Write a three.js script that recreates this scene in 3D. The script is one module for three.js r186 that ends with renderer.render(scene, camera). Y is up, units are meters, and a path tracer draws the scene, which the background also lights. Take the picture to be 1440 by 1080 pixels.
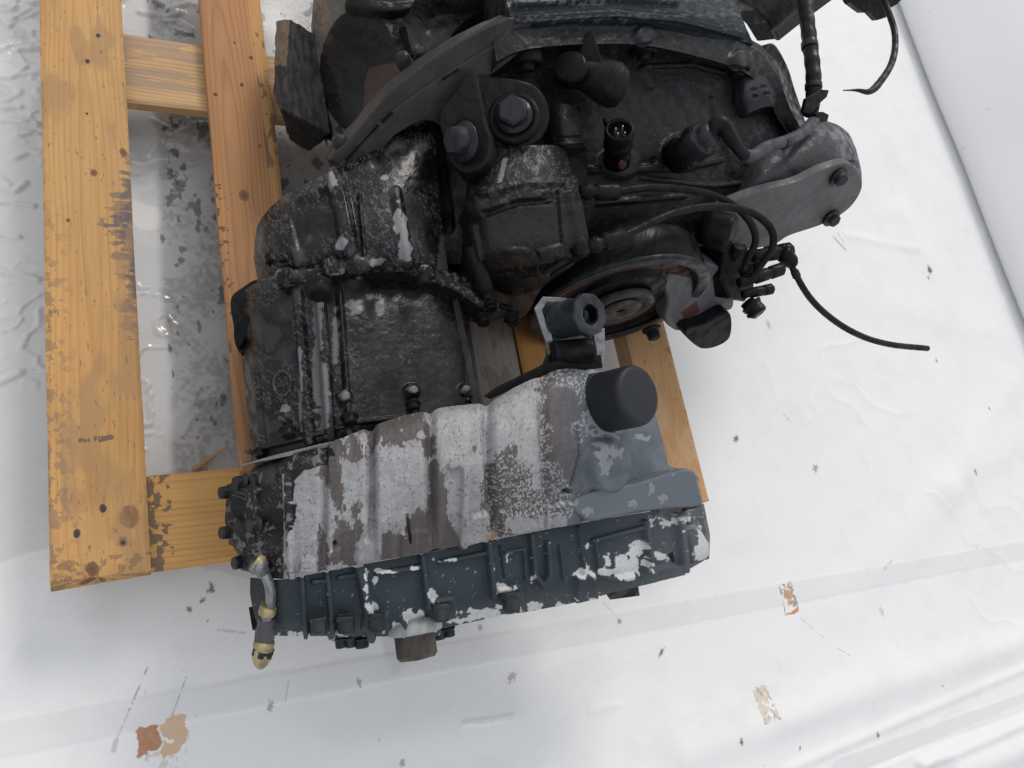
import * as THREE from 'three';
import { mergeGeometries, mergeVertices, toCreasedNormals } from 'three/addons/utils/BufferGeometryUtils.js';
import { ConvexGeometry } from 'three/addons/geometries/ConvexGeometry.js';
import { TessellateModifier } from 'three/addons/modifiers/TessellateModifier.js';

// ---------------------------------------------------------------- camera, sky, sun, exposure
const scene = new THREE.Scene();
const CAM_H = 1.22, FOCAL = 1081;                       // metres above the floor; focal length on a drawing 1440 x 1080
const V3 = (x, y, z) => new THREE.Vector3(x, y, z);
const down = V3(-533, 415, FOCAL).normalize();          // straight down, seen from the camera (right, down, forward)
const up_c = down.clone().negate();
const far_c = V3(-720, -3740, FOCAL).normalize();
far_c.addScaledVector(up_c, -far_c.dot(up_c)).normalize();
const right_c = new THREE.Vector3().crossVectors(far_c, down).normalize();
if (right_c.x < 0) right_c.negate();
const camera = new THREE.PerspectiveCamera(2 * Math.atan(540 / FOCAL) * 180 / Math.PI, 4 / 3, 0.02, 60);
const camM = new THREE.Matrix4().set(
  right_c.x, -right_c.y, -right_c.z, 0,
  up_c.x, -up_c.y, -up_c.z, CAM_H,
  -far_c.x, far_c.y, far_c.z, 0,
  0, 0, 0, 1);
camM.decompose(camera.position, camera.quaternion, camera.scale);
scene.add(camera);

const renderer = new THREE.WebGLRenderer({ antialias: true });
renderer.toneMapping = THREE.LinearToneMapping;
renderer.toneMappingExposure = 1.03;
renderer.shadowMap.enabled = true;

{ // overcast sky, brighter towards the zenith
  const W = 128, H = 64, d = new Float32Array(W * H * 4);
  for (let j = 0; j < H; j++) for (let i = 0; i < W; i++) {
    const el = ((j + 0.5) / H - 0.5) * Math.PI, s = Math.sin(el);
    const L = s > 0 ? 0.74 * (1 + 0.7 * s) / 1.35 : 0.28;
    const o = (j * W + i) * 4;
    d[o] = L * 0.97; d[o + 1] = L * 1.0; d[o + 2] = L * 1.05; d[o + 3] = 1;
  }
  const t = new THREE.DataTexture(d, W, H, THREE.RGBAFormat, THREE.FloatType);
  t.mapping = THREE.EquirectangularReflectionMapping; t.magFilter = THREE.LinearFilter; t.minFilter = THREE.LinearFilter; t.needsUpdate = true;
  scene.background = t; scene.environment = t;
}
const sun = new THREE.DirectionalLight(0xfff8f0, 1.5);
sun.position.set(1.5, 2.2, -2.7); sun.target.position.set(0.3, 0, -0.4);
sun.castShadow = true; sun.shadow.radius = 38; sun.shadow.mapSize.set(2048, 2048);
Object.assign(sun.shadow.camera, { left: -2, right: 2, top: 2, bottom: -2, near: 0.1, far: 8 });
scene.add(sun, sun.target);

// ---------------------------------------------------------------- helpers
const clamp = (x, a = 0, b = 1) => Math.min(b, Math.max(a, x));
const mix = (a, b, t) => a + (b - a) * t;
const smooth = (a, b, x) => { const t = clamp((x - a) / (b - a)); return t * t * (3 - 2 * t); };
const mixc = (a, b, t) => [mix(a[0], b[0], t), mix(a[1], b[1], t), mix(a[2], b[2], t)];
function h2(x, y) { let n = Math.imul(x | 0, 374761393) ^ Math.imul(y | 0, 668265263); n = Math.imul(n ^ (n >>> 13), 1274126177); return ((n ^ (n >>> 16)) >>> 0) / 4294967296; }
function vn(x, y) {
  const xi = Math.floor(x), yi = Math.floor(y), fx = x - xi, fy = y - yi, u = fx * fx * (3 - 2 * fx), v = fy * fy * (3 - 2 * fy);
  return mix(mix(h2(xi, yi), h2(xi + 1, yi), u), mix(h2(xi, yi + 1), h2(xi + 1, yi + 1), u), v);
}
function fbm(x, y, o = 4) { let s = 0, a = 0.5, n = 0; for (let i = 0; i < o; i++) { s += a * vn(x, y); n += a; a *= 0.5; x = x * 2.03 + 17.3; y = y * 2.01 + 9.7; } return s / n; }
let seed = 7; const rnd = () => { seed = (Math.imul(seed, 1664525) + 1013904223) >>> 0; return seed / 4294967296; };

// a drawing point (x right, y down, 1440 x 1080) to the world: on the level h, or on the upright plane z
const rayDir = (px, py) => { const c = V3(px - 720, py - 540, FOCAL); return V3(c.dot(right_c), c.dot(up_c), -c.dot(far_c)); };
const imgX = V3(right_c.x, up_c.x, -far_c.x), imgY = V3(right_c.y, up_c.y, -far_c.y);
// a direction that seems to point (ix, iy) on the drawing and faces the viewer by the share c
const facing = (px, py, ix, iy, c) => { const v = rayDir(px, py).normalize().negate(), t = imgX.clone().multiplyScalar(ix).addScaledVector(imgY, iy); t.addScaledVector(v, -t.dot(v)).normalize(); return v.multiplyScalar(c).addScaledVector(t, Math.sqrt(1 - c * c)); };
const P = (px, py, h = 0) => { const d = rayDir(px, py), t = (h - CAM_H) / d.y; return V3(d.x * t, h, d.z * t); };
const PZ = (px, py, z) => { const d = rayDir(px, py), t = z / d.z; return V3(d.x * t, CAM_H + d.y * t, z); };
const PP = (px, py, o, n) => { const d = rayDir(px, py), c = V3(0, CAM_H, 0), t = o.clone().sub(c).dot(n) / d.dot(n); return c.addScaledVector(d, t); };
const unP = (p) => { const q = V3(p.x, p.y - CAM_H, p.z), x = q.x * right_c.x + q.y * up_c.x - q.z * far_c.x, y = q.x * right_c.y + q.y * up_c.y - q.z * far_c.y, z = q.x * right_c.z + q.y * up_c.z - q.z * far_c.z; return [720 + x / z * FOCAL, 540 + y / z * FOCAL]; };
const AX = { x: V3(1, 0, 0), nx: V3(-1, 0, 0), y: V3(0, 1, 0), z: V3(0, 0, 1) };

const used = {};
function numbered(n) { const k = used[n] = (used[n] ?? -1) + 1; return k ? n + '_' + String(k).padStart(3, '0') : n; }
function mesh(name, geo, mat, parent) {
  const m = new THREE.Mesh(geo, mat); m.name = numbered(name); m.castShadow = m.receiveShadow = true; parent.add(m); return m;
}
function thing(name, label, category, group) {
  const o = new THREE.Group(); o.name = numbered(name); scene.add(o); o.userData = { label, category }; if (group) o.userData.group = group; return o;
}
const structure = (o) => { o.userData.kind = 'structure'; return o; };

function dataTex(w, h, fn, srgb = false, repeat = true) {
  const d = new Uint8Array(w * h * 4);
  for (let j = 0; j < h; j++) for (let i = 0; i < w; i++) {
    const c = fn((i + 0.5) / w, (j + 0.5) / h), o = (j * w + i) * 4;
    for (let k = 0; k < 3; k++) { let v = Array.isArray(c) ? c[k] : c; if (srgb) v = v <= 0.0031308 ? v * 12.92 : 1.055 * Math.pow(v, 1 / 2.4) - 0.055; d[o + k] = clamp(v) * 255 + 0.5; }
    d[o + 3] = 255;
  }
  const t = new THREE.DataTexture(d, w, h); t.magFilter = THREE.LinearFilter; t.minFilter = THREE.LinearMipmapLinearFilter; t.generateMipmaps = true;
  if (repeat) t.wrapS = t.wrapT = THREE.RepeatWrapping; if (srgb) t.colorSpace = THREE.SRGBColorSpace; t.needsUpdate = true; return t;
}
// noise that tiles over n cells
const tile = (u, v, n, o = 4) => { let s = 0, a = 0.5, q = 0; for (let k = 0; k < o; k++) { const X = u * n, Y = v * n, xi = Math.floor(X), yi = Math.floor(Y), fx = X - xi, fy = Y - yi, uu = fx * fx * (3 - 2 * fx), vv = fy * fy * (3 - 2 * fy), w = (x, y) => h2((x % n) + k * 57, (y % n) + k * 91); s += a * mix(mix(w(xi, yi), w(xi + 1, yi), uu), mix(w(xi, yi + 1), w(xi + 1, yi + 1), uu), vv); q += a; a *= 0.55; n *= 2; } return s / q; };

// ---------------------------------------------------------------- materials
const castBump = dataTex(512, 512, (u, v) => tile(u, v, 24, 5));
const oilRough = dataTex(512, 512, (u, v) => { const n = tile(u, v, 9, 5); return [1, mix(0.5, 1, smooth(0.36, 0.64, n)), 1]; });
const flatGrime = dataTex(512, 512, (u, v) => mix(0.55, 1, smooth(0.25, 0.7, tile(u + 0.31, v + 0.17, 12, 5))), true);
const faintGrime = dataTex(512, 512, (u, v) => mix(0.84, 1, smooth(0.3, 0.7, tile(u + 0.11, v + 0.57, 5, 5))), true);
// grey blue paint rubbed through to bare metal in small ragged places
const lipScuff = dataTex(512, 512, (u, v) => { const n = tile(u + 0.4, v + 0.2, 7, 5), k = smooth(0.62, 0.65, n); return [mix(0.55, 1, k), mix(0.55, 0.95, k), mix(0.55, 0.85, k)].map((q) => q * mix(0.93, 1.05, tile(u, v, 30, 3))); }, true);
function metal(color, roughness, metalness, bump = 0.0006, extra = {}) {
  return new THREE.MeshPhysicalMaterial({ color: new THREE.Color().setRGB(...color), roughness, metalness, bumpMap: castBump, bumpScale: bump, roughnessMap: oilRough, specularIntensity: 0.4, ...extra });
}
const M = {
  cast: new THREE.MeshPhysicalMaterial({ vertexColors: true, roughness: 0.62, metalness: 0, specularIntensity: 0.38, bumpMap: castBump, bumpScale: 0.0008, roughnessMap: oilRough }),
  wetCast: new THREE.MeshPhysicalMaterial({ vertexColors: true, roughness: 0.48, metalness: 0, specularIntensity: 0.5, bumpMap: castBump, bumpScale: 0.00045, roughnessMap: oilRough }),
  alu: new THREE.MeshPhysicalMaterial({ vertexColors: true, roughness: 0.6, metalness: 0.15, specularIntensity: 0.6, bumpMap: castBump, bumpScale: 0.00015 }),
  paint: new THREE.MeshPhysicalMaterial({ vertexColors: true, roughness: 0.6, metalness: 0.0, specularIntensity: 0.5, bumpMap: castBump, bumpScale: 0.0002 }),
  black: metal([0.005, 0.0052, 0.006], 0.6, 0, 0.0003, { map: flatGrime, specularIntensity: 0.25 }),
  dark: metal([0.011, 0.0113, 0.0125], 0.7, 0, 0.0003, { map: flatGrime, specularIntensity: 0.28 }),
  steel: metal([0.028, 0.029, 0.032], 0.5, 0.1, 0.0003, { map: flatGrime, specularIntensity: 0.4 }),
  greySteel: metal([0.095, 0.097, 0.102], 0.65, 0.0, 0.0002, { map: faintGrime }),
  boltTeal: metal([0.038, 0.046, 0.053], 0.65, 0.1, 0.0002, { map: flatGrime }),
  brownSteel: metal([0.085, 0.075, 0.066], 0.8, 0.1, 0.0004, { map: flatGrime }),
  zinc: metal([0.26, 0.27, 0.28], 0.5, 0.5, 0.0003, { map: flatGrime, specularIntensity: 1 }),
  brass: metal([0.46, 0.37, 0.20], 0.6, 0.4, 0.0003, { map: flatGrime, specularIntensity: 1 }),
  rubber: metal([0.009, 0.0095, 0.0105], 0.7, 0.0, 0.0002),
  capPlastic: metal([0.012, 0.0145, 0.018], 0.55, 0.0, 0.0001, { specularIntensity: 0.7, roughnessMap: null }),
  greyCable: metal([0.055, 0.058, 0.065], 0.85, 0.0, 0.0003),
  rust: metal([0.045, 0.014, 0.010], 0.9, 0.0, 0.0005, { map: flatGrime }),
  pin: metal([0.7, 0.7, 0.68], 0.4, 0.8, 0.0001),
};

// ---------------------------------------------------------------- shape tools
const cr = (a, b, c, d, t) => 0.5 * (2 * b + (c - a) * t + (2 * a - 5 * b + 4 * c - d) * t * t + (3 * b - a - 3 * c + d) * t * t * t);
function gridAt(R, s, t) {                                // R[row][col] = [px, py, h]; smooth through all points
  const nr = R.length, nc = R[0].length, fs = s * (nc - 1), ft = t * (nr - 1), i = Math.min(nc - 2, Math.floor(fs)), j = Math.min(nr - 2, Math.floor(ft)), u = fs - i, v = ft - j;
  const I = (k) => clamp(k, 0, nc - 1), J = (k) => clamp(k, 0, nr - 1), out = [0, 0, 0];
  for (let k = 0; k < 3; k++) {
    const line = (r) => cr(R[J(r)][I(i - 1)][k], R[J(r)][I(i)][k], R[J(r)][I(i + 1)][k], R[J(r)][I(i + 2)][k], u);
    out[k] = cr(line(j - 1), line(j), line(j + 1), line(j + 2), v);
  }
  return out;
}
// a casting: a skin through the control points, with its relief, and walls running down and in to the base
function surf(R, { nu = 120, nv = 80, detail, colour, base = 0.14, inset = 0.25, rough = 0.0004, plane = 'xz', skirt = [0.012, 0.012, 0.013] } = {}) {
  const pos = new Float32Array((nu + 1) * (nv + 1) * 3), dr = [], idx = [], W = nu + 1;
  for (let j = 0; j <= nv; j++) for (let i = 0; i <= nu; i++) { const q = gridAt(R, i / nu, j / nv); dr.push(q); const p = P(q[0], q[1], q[2]); pos.set([p.x, p.y, p.z], (j * W + i) * 3); }
  for (let j = 0; j < nv; j++) for (let i = 0; i < nu; i++) { const a = j * W + i, b = a + 1, c = a + W, d = c + 1; idx.push(a, c, b, b, c, d); }
  const g = new THREE.BufferGeometry(); g.setAttribute('position', new THREE.BufferAttribute(pos, 3)); g.setIndex(idx); g.computeVertexNormals();
  const N = g.attributes.normal, flip = N.getY((nv >> 1) * W + (nu >> 1)) < 0 ? -1 : 1;
  if (flip < 0) { for (let k = 0; k < idx.length; k += 3) { const t = idx[k]; idx[k] = idx[k + 1]; idx[k + 1] = t; } g.setIndex(idx); }
  const col = new Float32Array(pos.length), uv = new Float32Array(pos.length / 3 * 2);
  for (let k = 0; k < dr.length; k++) {
    const [px, py] = dr[k], d = (detail ? detail(px, py) : 0) + rough * (fbm(px * 0.13, py * 0.13, 4) - 0.5) * 4;
    pos[k * 3] += N.getX(k) * flip * d; pos[k * 3 + 1] += N.getY(k) * flip * d; pos[k * 3 + 2] += N.getZ(k) * flip * d;
    const c = colour ? colour(px, py) : [0.02, 0.02, 0.02]; col.set(c, k * 3);
  }
  const setUV = (p, o, k) => { uv2(p, k, o, plane); };
  for (let k = 0; k < dr.length; k++) setUV(pos, uv, k);
  g.setAttribute('position', new THREE.BufferAttribute(pos, 3)); g.setAttribute('color', new THREE.BufferAttribute(col, 3)); g.setAttribute('uv', new THREE.BufferAttribute(uv, 2)); g.computeVertexNormals();
  // walls
  const loop = [];
  for (let i = 0; i <= nu; i++) loop.push(i); for (let j = 1; j <= nv; j++) loop.push(j * W + nu); for (let i = nu - 1; i >= 0; i--) loop.push(nv * W + i); for (let j = nv - 1; j > 0; j--) loop.push(j * W);
  let cx = 0, cz = 0; for (const k of loop) { cx += pos[k * 3]; cz += pos[k * 3 + 2]; } cx /= loop.length; cz /= loop.length;
  const n = loop.length, L = 5, sp = [], su = [], sc = [], si = [];
  for (let l = 0; l <= L; l++) for (const k of loop) {
    const f = l / L, e = inset * f * (l ? 1 : 0), x = pos[k * 3], y = pos[k * 3 + 1], z = pos[k * 3 + 2];
    sp.push(mix(x, cx, e), mix(y, Math.min(base, y - 0.004), f * f * 0.6 + f * 0.4), mix(z, cz, e)); sc.push(...(l ? skirt : [col[k * 3], col[k * 3 + 1], col[k * 3 + 2]]));
  }
  for (let k = 0; k < sp.length / 3; k++) uv2(sp, k, su, 'xy');
  for (let l = 0; l < L; l++) for (let k = 0; k < n; k++) { const a = l * n + k, b = l * n + (k + 1) % n, c = a + n, d = b + n; flip > 0 ? si.push(a, b, c, b, d, c) : si.push(a, c, b, b, c, d); }
  const mid = sp.length / 3; sp.push(cx, base, cz); su.push(0, 0); sc.push(...skirt);
  for (let k = 0; k < n; k++) { const a = L * n + k, b = L * n + (k + 1) % n; flip > 0 ? si.push(a, b, mid) : si.push(b, a, mid); }
  const w = new THREE.BufferGeometry(); w.setAttribute('position', new THREE.Float32BufferAttribute(sp, 3)); w.setAttribute('uv', new THREE.Float32BufferAttribute(su, 2)); w.setAttribute('color', new THREE.Float32BufferAttribute(sc, 3)); w.setIndex(si); w.computeVertexNormals();
  return mergeGeometries([g, w]);
}
function uv2(p, k, o, plane) { const x = p[k * 3], y = p[k * 3 + 1], z = p[k * 3 + 2], s = 1 / 0.12; if (plane === 'xz') { o[k * 2] = (x + 0.7 * y) * s; o[k * 2 + 1] = (z - 0.7 * y) * s; } else { o[k * 2] = (plane === 'zy' ? z : x + 0.5 * z) * s; o[k * 2 + 1] = (y + 0.3 * z) * s; } }

// relief pieces, measured on the drawing
const segd = (px, py, a, b) => { const vx = b[0] - a[0], vy = b[1] - a[1], t = clamp(((px - a[0]) * vx + (py - a[1]) * vy) / (vx * vx + vy * vy || 1)); return Math.hypot(px - a[0] - vx * t, py - a[1] - vy * t); };
const rib = (pts, w, hgt, soft = 0.45) => { let x0 = 1e9, x1 = -1e9, y0 = 1e9, y1 = -1e9; for (const p of pts) { x0 = Math.min(x0, p[0]); x1 = Math.max(x1, p[0]); y0 = Math.min(y0, p[1]); y1 = Math.max(y1, p[1]); } return (x, y) => { if (x < x0 - w || x > x1 + w || y < y0 - w || y > y1 + w) return 0; let d = 1e9; for (let i = 0; i + 1 < pts.length; i++) d = Math.min(d, segd(x, y, pts[i], pts[i + 1])); return hgt * (1 - smooth(w / 2 * (1 - soft), w / 2, d)); }; };
const boss = (cx, cy, rx, ry, hgt, soft = 0.4) => (x, y) => { const d = Math.hypot((x - cx) / rx, (y - cy) / ry); return d > 1 ? 0 : hgt * (1 - smooth(1 - soft, 1, d)); };
const dome = (cx, cy, rx, ry, hgt) => (x, y) => { const d = ((x - cx) / rx) ** 2 + ((y - cy) / ry) ** 2; return d > 1 ? 0 : hgt * Math.sqrt(1 - d); };
const inPoly = (p, x, y) => { let r = false; for (let i = 0, j = p.length - 1; i < p.length; j = i++) if ((p[i][1] > y) !== (p[j][1] > y) && x < (p[j][0] - p[i][0]) * (y - p[i][1]) / (p[j][1] - p[i][1]) + p[i][0]) r = !r; return r; };
const polyEdge = (p, x, y) => { let d = 1e9; for (let i = 0, j = p.length - 1; i < p.length; j = i++) d = Math.min(d, segd(x, y, p[j], p[i])); return inPoly(p, x, y) ? d : -d; };
const pad = (poly, hgt, soft = 3) => { const xs = poly.map((p) => p[0]), ys = poly.map((p) => p[1]), x0 = Math.min(...xs) - 1, x1 = Math.max(...xs) + 1, y0 = Math.min(...ys) - 1, y1 = Math.max(...ys) + 1; return (x, y) => (x < x0 || x > x1 || y < y0 || y > y1) ? 0 : hgt * smooth(0, soft, polyEdge(poly, x, y)); };
const sum = (list) => (x, y) => { let s = 0; for (const f of list) s += f(x, y); return s; };
const most = (list) => (x, y) => { let s = 0; for (const f of list) { const v = f(x, y); if (Math.abs(v) > Math.abs(s)) s = v; } return s; };
const blot = (list) => (x, y) => { let s = -1; for (const [cx, cy, rx, ry] of list) s = Math.max(s, 1 - Math.hypot((x - cx) / rx, (y - cy) / ry)); return s; };

// a plate with rounded edges whose outline lies on the plane through o with normal n
const rounded = (poly, k = 6) => new THREE.CatmullRomCurve3(poly.map(([x, y]) => V3(x, y, 0)), true, 'centripetal').getPoints(poly.length * k).slice(0, -1).map((q) => [q.x, q.y]);
function slab(poly, o, n, thick, bevel = 0.003, holes = []) {
  n = n.clone().normalize(); const e1 = Math.abs(n.y) > 0.99 ? V3(1, 0, 0) : V3(0, 1, 0).cross(n).normalize(), e2 = n.clone().cross(e1);
  const to = (q) => { const p = PP(q[0], q[1], o, n).sub(o); return new THREE.Vector2(p.dot(e1), p.dot(e2)); };
  let pts = poly.map(to); if (THREE.ShapeUtils.isClockWise(pts)) pts = pts.reverse();
  const c = pts.reduce((a, p) => a.add(p), new THREE.Vector2()).divideScalar(pts.length);
  const sh = new THREE.Shape(pts.map((p) => { const d = p.clone().sub(c), l = d.length(); return c.clone().addScaledVector(d, (l - bevel * 0.8) / l); }));
  for (const h of holes) sh.holes.push(new THREE.Path(h.map(to)));
  const g = new THREE.ExtrudeGeometry(sh, { depth: Math.max(1e-4, thick - 2 * bevel), bevelEnabled: true, bevelSize: bevel * 0.8, bevelThickness: bevel, bevelSegments: 3, curveSegments: 8 });
  g.translate(0, 0, -thick + bevel); g.applyMatrix4(new THREE.Matrix4().makeBasis(e1, e2, n)); g.translate(o.x, o.y, o.z);
  return planarUV(g, Math.abs(n.y) > 0.7 ? 'xz' : Math.abs(n.x) > 0.7 ? 'zy' : 'xy');
}
function planarUV(g, plane = 'xz') { const p = g.attributes.position.array, uv = new Float32Array(p.length / 3 * 2); for (let k = 0; k < p.length / 3; k++) uv2(p, k, uv, plane); g.setAttribute('uv', new THREE.BufferAttribute(uv, 2)); return g; }
// turned part: profile of [radius, distance along dir]
function lathe(p, dir, prof, seg = 32) {
  const g = new THREE.LatheGeometry(prof.map(([r, t]) => new THREE.Vector2(Math.max(r, 1e-5), t)), seg);
  g.applyQuaternion(new THREE.Quaternion().setFromUnitVectors(V3(0, 1, 0), dir.clone().normalize())); g.translate(p.x, p.y, p.z);
  return planarUV(g, Math.abs(dir.y) > 0.7 ? 'xz' : 'xy');
}
function hexHead(p, dir, af, hgt, flange = 0, turn = 0) {   // hexagon head with chamfered top, on a washer flange
  const r = af / Math.sqrt(3), parts = [];
  const prism = new THREE.CylinderGeometry(r, r, hgt * 0.85, 6, 1); prism.translate(0, hgt * 0.425, 0);
  const top = new THREE.CylinderGeometry(r * 0.84, r, hgt * 0.15, 6, 1); top.translate(0, hgt * 0.925, 0);
  parts.push(prism.toNonIndexed(), top.toNonIndexed());
  if (flange) { const f = new THREE.LatheGeometry([[0, 0], [flange, 0], [flange, hgt * 0.12], [flange * 0.94, hgt * 0.2], [r * 0.9, hgt * 0.34]].map(([a, b]) => new THREE.Vector2(a + 1e-5, b)), 28); parts.push(f.toNonIndexed()); }
  const g = mergeGeometries(parts.map((q) => { q.rotateY(turn); return q; }));
  g.applyQuaternion(new THREE.Quaternion().setFromUnitVectors(V3(0, 1, 0), dir.clone().normalize())); g.translate(p.x, p.y, p.z);
  return planarUV(g, 'xy');
}
function tube(pts, r, seg = 60, rad = 12, ends = true) {
  const c = new THREE.CatmullRomCurve3(pts, false, 'centripetal'), g = new THREE.TubeGeometry(c, seg, typeof r === 'number' ? r : 1, rad);
  const p = g.attributes.position; 
  if (typeof r !== 'number') for (let i = 0; i <= seg; i++) { const o = c.getPointAt(i / seg), k = r(i / seg); for (let j = 0; j <= rad; j++) { const a = i * (rad + 1) + j, v = V3(p.getX(a), p.getY(a), p.getZ(a)).sub(o).multiplyScalar(k).add(o); p.setXYZ(a, v.x, v.y, v.z); } }
  g.computeVertexNormals(); planarUV(g, 'xz');
  if (!ends) return g;
  const r0 = typeof r === 'number' ? r : r(0), r1 = typeof r === 'number' ? r : r(1), parts = [g];
  for (const [t, rr, s] of [[0, r0, -1], [1, r1, 1]]) { const d = new THREE.CircleGeometry(rr, rad); d.applyQuaternion(new THREE.Quaternion().setFromUnitVectors(V3(0, 0, 1), c.getTangentAt(t).multiplyScalar(s))); const o = c.getPointAt(t); d.translate(o.x, o.y, o.z); parts.push(planarUV(d, 'xz')); }
  return mergeGeometries(parts);
}
const noisy = (g, a, f = 60) => { g = mergeVertices(g.deleteAttribute ? (g.deleteAttribute('normal'), g) : g, 1e-5); const p = g.attributes.position; g.computeVertexNormals(); const n = g.attributes.normal; for (let i = 0; i < p.count; i++) { const d = a * (fbm(p.getX(i) * f + p.getY(i) * f * 0.7, p.getZ(i) * f - p.getY(i) * f * 0.9, 3) - 0.5); p.setXYZ(i, p.getX(i) + n.getX(i) * d, p.getY(i) + n.getY(i) * d, p.getZ(i) + n.getZ(i) * d); } g.computeVertexNormals(); return g; };
function boss0(p, n, r) { return lathe(p, n, [[0, 0], [r, 0], [r * 0.9, 0.0015], [0, 0.003]], 20); }

// ---------------------------------------------------------------- the floor sheet and the sheet hung at the side
{
  const X0 = -0.45, X1 = 2.45, Z0 = -2.0, Z1 = 0.75, TW = 2048, TH = 2048;
  const at = (px, py) => { const p = P(px, py, 0); return [p.x, p.z]; };
  const line = (a, b) => { const A = at(...a), B = at(...b); return (x, z) => segd(x, z, A, B); };
  const spot = (px, py) => at(px, py);
  // weld seams, folds and marks, in metres on the floor
  const seam = (z0, z1, w) => (x, z) => { const c = mix(z0, z1, (x + 0.15) / 2.13); return 1 - smooth(w / 2 - 0.0015, w / 2 + 0.0015, Math.abs(z - c) + 0.003 * (fbm(x * 30, 3.3, 2) - 0.5)); };
  const seamA = seam(0.041, 0.098, 0.042), seamB = (x, z) => { const A = at(1180, 1080), B = at(1440, 985); const d = segd(x, z, A, [B[0] + (B[0] - A[0]), B[1] + (B[1] - A[1])]); return 1 - smooth(0.014, 0.018, d); };
  const fold1a = at(1040, 1080), fold1b = at(1440, 915), cut1a = at(1230, 1080), cut1b = at(1440, 990);
  const ext = (a, b, k = 1) => [b[0] + (b[0] - a[0]) * k, b[1] + (b[1] - a[1]) * k];
  const folds = [ // [from, to, width, height]
    [at(960, 1060), ext(at(960, 1060), at(1440, 900)), 0.05, 0.012], [at(1100, 1085), ext(at(1100, 1085), at(1440, 940), 1), 0.014, 0.005],
    [at(1290, 1075), ext(at(1290, 1075), at(1440, 1010), 1), 0.02, 0.014], [at(1340, 1085), ext(at(1340, 1085), at(1440, 1045), 1), 0.05, 0.02],
    [at(1180, 850), at(1330, 690), 0.08, 0.008], [at(1330, 690), at(1420, 540), 0.07, 0.007], [at(1330, 690), at(1440, 610), 0.06, 0.006], [at(1210, 420), at(1400, 470), 0.09, 0.006],
    [at(1100, 1010), at(1250, 930), 0.05, 0.006], [at(480, 1060), at(720, 1010), 0.06, 0.006], [at(650, 1018), at(720, 1008), 0.006, 0.003], [at(830, 1000), at(870, 990), 0.01, 0.003],
    [at(0, 960), at(120, 900), 0.06, 0.004], [at(1270, 300), at(1330, 420), 0.07, 0.006], [at(900, 1040), at(1020, 990), 0.04, 0.005], [at(1190, 330), at(1290, 352), 0.02, 0.003],
  ];
  const wet = (x, z) => smooth(-0.15, 0.25, fbm(x * 2.3 + 5, z * 2.3 + 1, 3) - 0.42 + 0.8 * smooth(0.16, -0.06, x) * smooth(-0.16, -0.5, z) - 0.55 * smooth(0.2, 0.5, x) - 0.4 * smooth(-0.3, 0, z));
  const ridge = (x, z) => { const w = fbm(x * 9 + 2.2, z * 13 + 7, 4); const r = Math.abs(((w * 7) % 1) - 0.5) * 2; return smooth(0.72, 0.98, r) * smooth(0.38, 0.6, fbm(x * 6 + 40, z * 6, 2)); };
  const hgt = (x, z) => {
    let h = 0.004 * (fbm(x * 2.2 + 3, z * 2.2 + 8, 3) - 0.5) + 0.0016 * (fbm(x * 9, z * 9, 3) - 0.5);
    for (const [a, b, w, k] of folds) { const d = segd(x, z, a, b); if (d < w * 2) h += k * Math.exp(-(d / w) * (d / w) * 2.2); }
    h += 0.0022 * Math.pow(1 - Math.abs(fbm(x * 4.2 + 11, z * 5.5 + 3, 3) - 0.5) * 2, 14) * smooth(0.45, 0.7, fbm(x * 2 + 1, z * 2 + 8, 2));
    h += 0.0012 * seamA(x, z) + 0.0012 * seamB(x, z);
    const wv = wet(x, z); h += wv * 0.0030 * ridge(x, z) * smooth(0.3, 0.1, x);
    const cA = cut1a, cB = ext(cut1a, cut1b); const sgn = (cB[0] - cA[0]) * (z - cA[1]) - (cB[1] - cA[1]) * (x - cA[0]);
    h += 0.006 * smooth(-0.001, 0.003, sgn / 0.4) * smooth(0.2, 0.8, x);
    return h + leftPart(x, z);
  };
  const arcs = [];
  for (let k = 0; k < 34; k++) { const gapB = k % 3 === 2, px = gapB ? mix(192, 290, rnd()) : mix(-12, 62, rnd()), py = gapB ? (rnd() < 0.5 ? mix(-10, 45, rnd()) : mix(165, 260, rnd())) : rnd() * rnd() * 560 - 10; const o = at(px, py), L = mix(0.012, 0.045, rnd()), t = mix(-0.5, 0.5, rnd()), bend = mix(0.2, 0.7, rnd()) * (rnd() < 0.5 ? -1 : 1), n = [Math.cos(t), Math.sin(t)]; arcs.push([[o[0] - n[0] * L, o[1] - n[1] * L], [o[0] - n[1] * L * bend, o[1] + n[0] * L * bend], [o[0] + n[0] * L, o[1] + n[1] * L], mix(0.004, 0.0085, rnd()), L]); }
  const leftPart = (x, z) => { let h = 0; if (x > 0.2 || z > 0.05) return 0; for (const [a, m, c, w, L] of arcs) { if (Math.abs(x - m[0]) > L * 2 || Math.abs(z - m[1]) > L * 2) continue; const d = Math.min(segd(x, z, a, m), segd(x, z, m, c)); if (d < w) h = Math.max(h, 0.0042 * (1 - (d / w) ** 2)); } return h; };
  const NX = 900, NZ = 840, pos = [], uv = [], idx = [];
  for (let j = 0; j <= NZ; j++) for (let i = 0; i <= NX; i++) { const x = mix(X0, X1, i / NX), z = mix(Z0, Z1, j / NZ); pos.push(x, hgt(x, z), z); uv.push(i / NX, j / NZ); }
  for (let j = 0; j < NZ; j++) for (let i = 0; i < NX; i++) { const a = j * (NX + 1) + i; idx.push(a, a + NX + 1, a + 1, a + 1, a + NX + 1, a + NX + 2); }
  const g = new THREE.BufferGeometry(); g.setAttribute('position', new THREE.Float32BufferAttribute(pos, 3)); g.setAttribute('uv', new THREE.Float32BufferAttribute(uv, 2)); g.setIndex(idx); g.computeVertexNormals();
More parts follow.
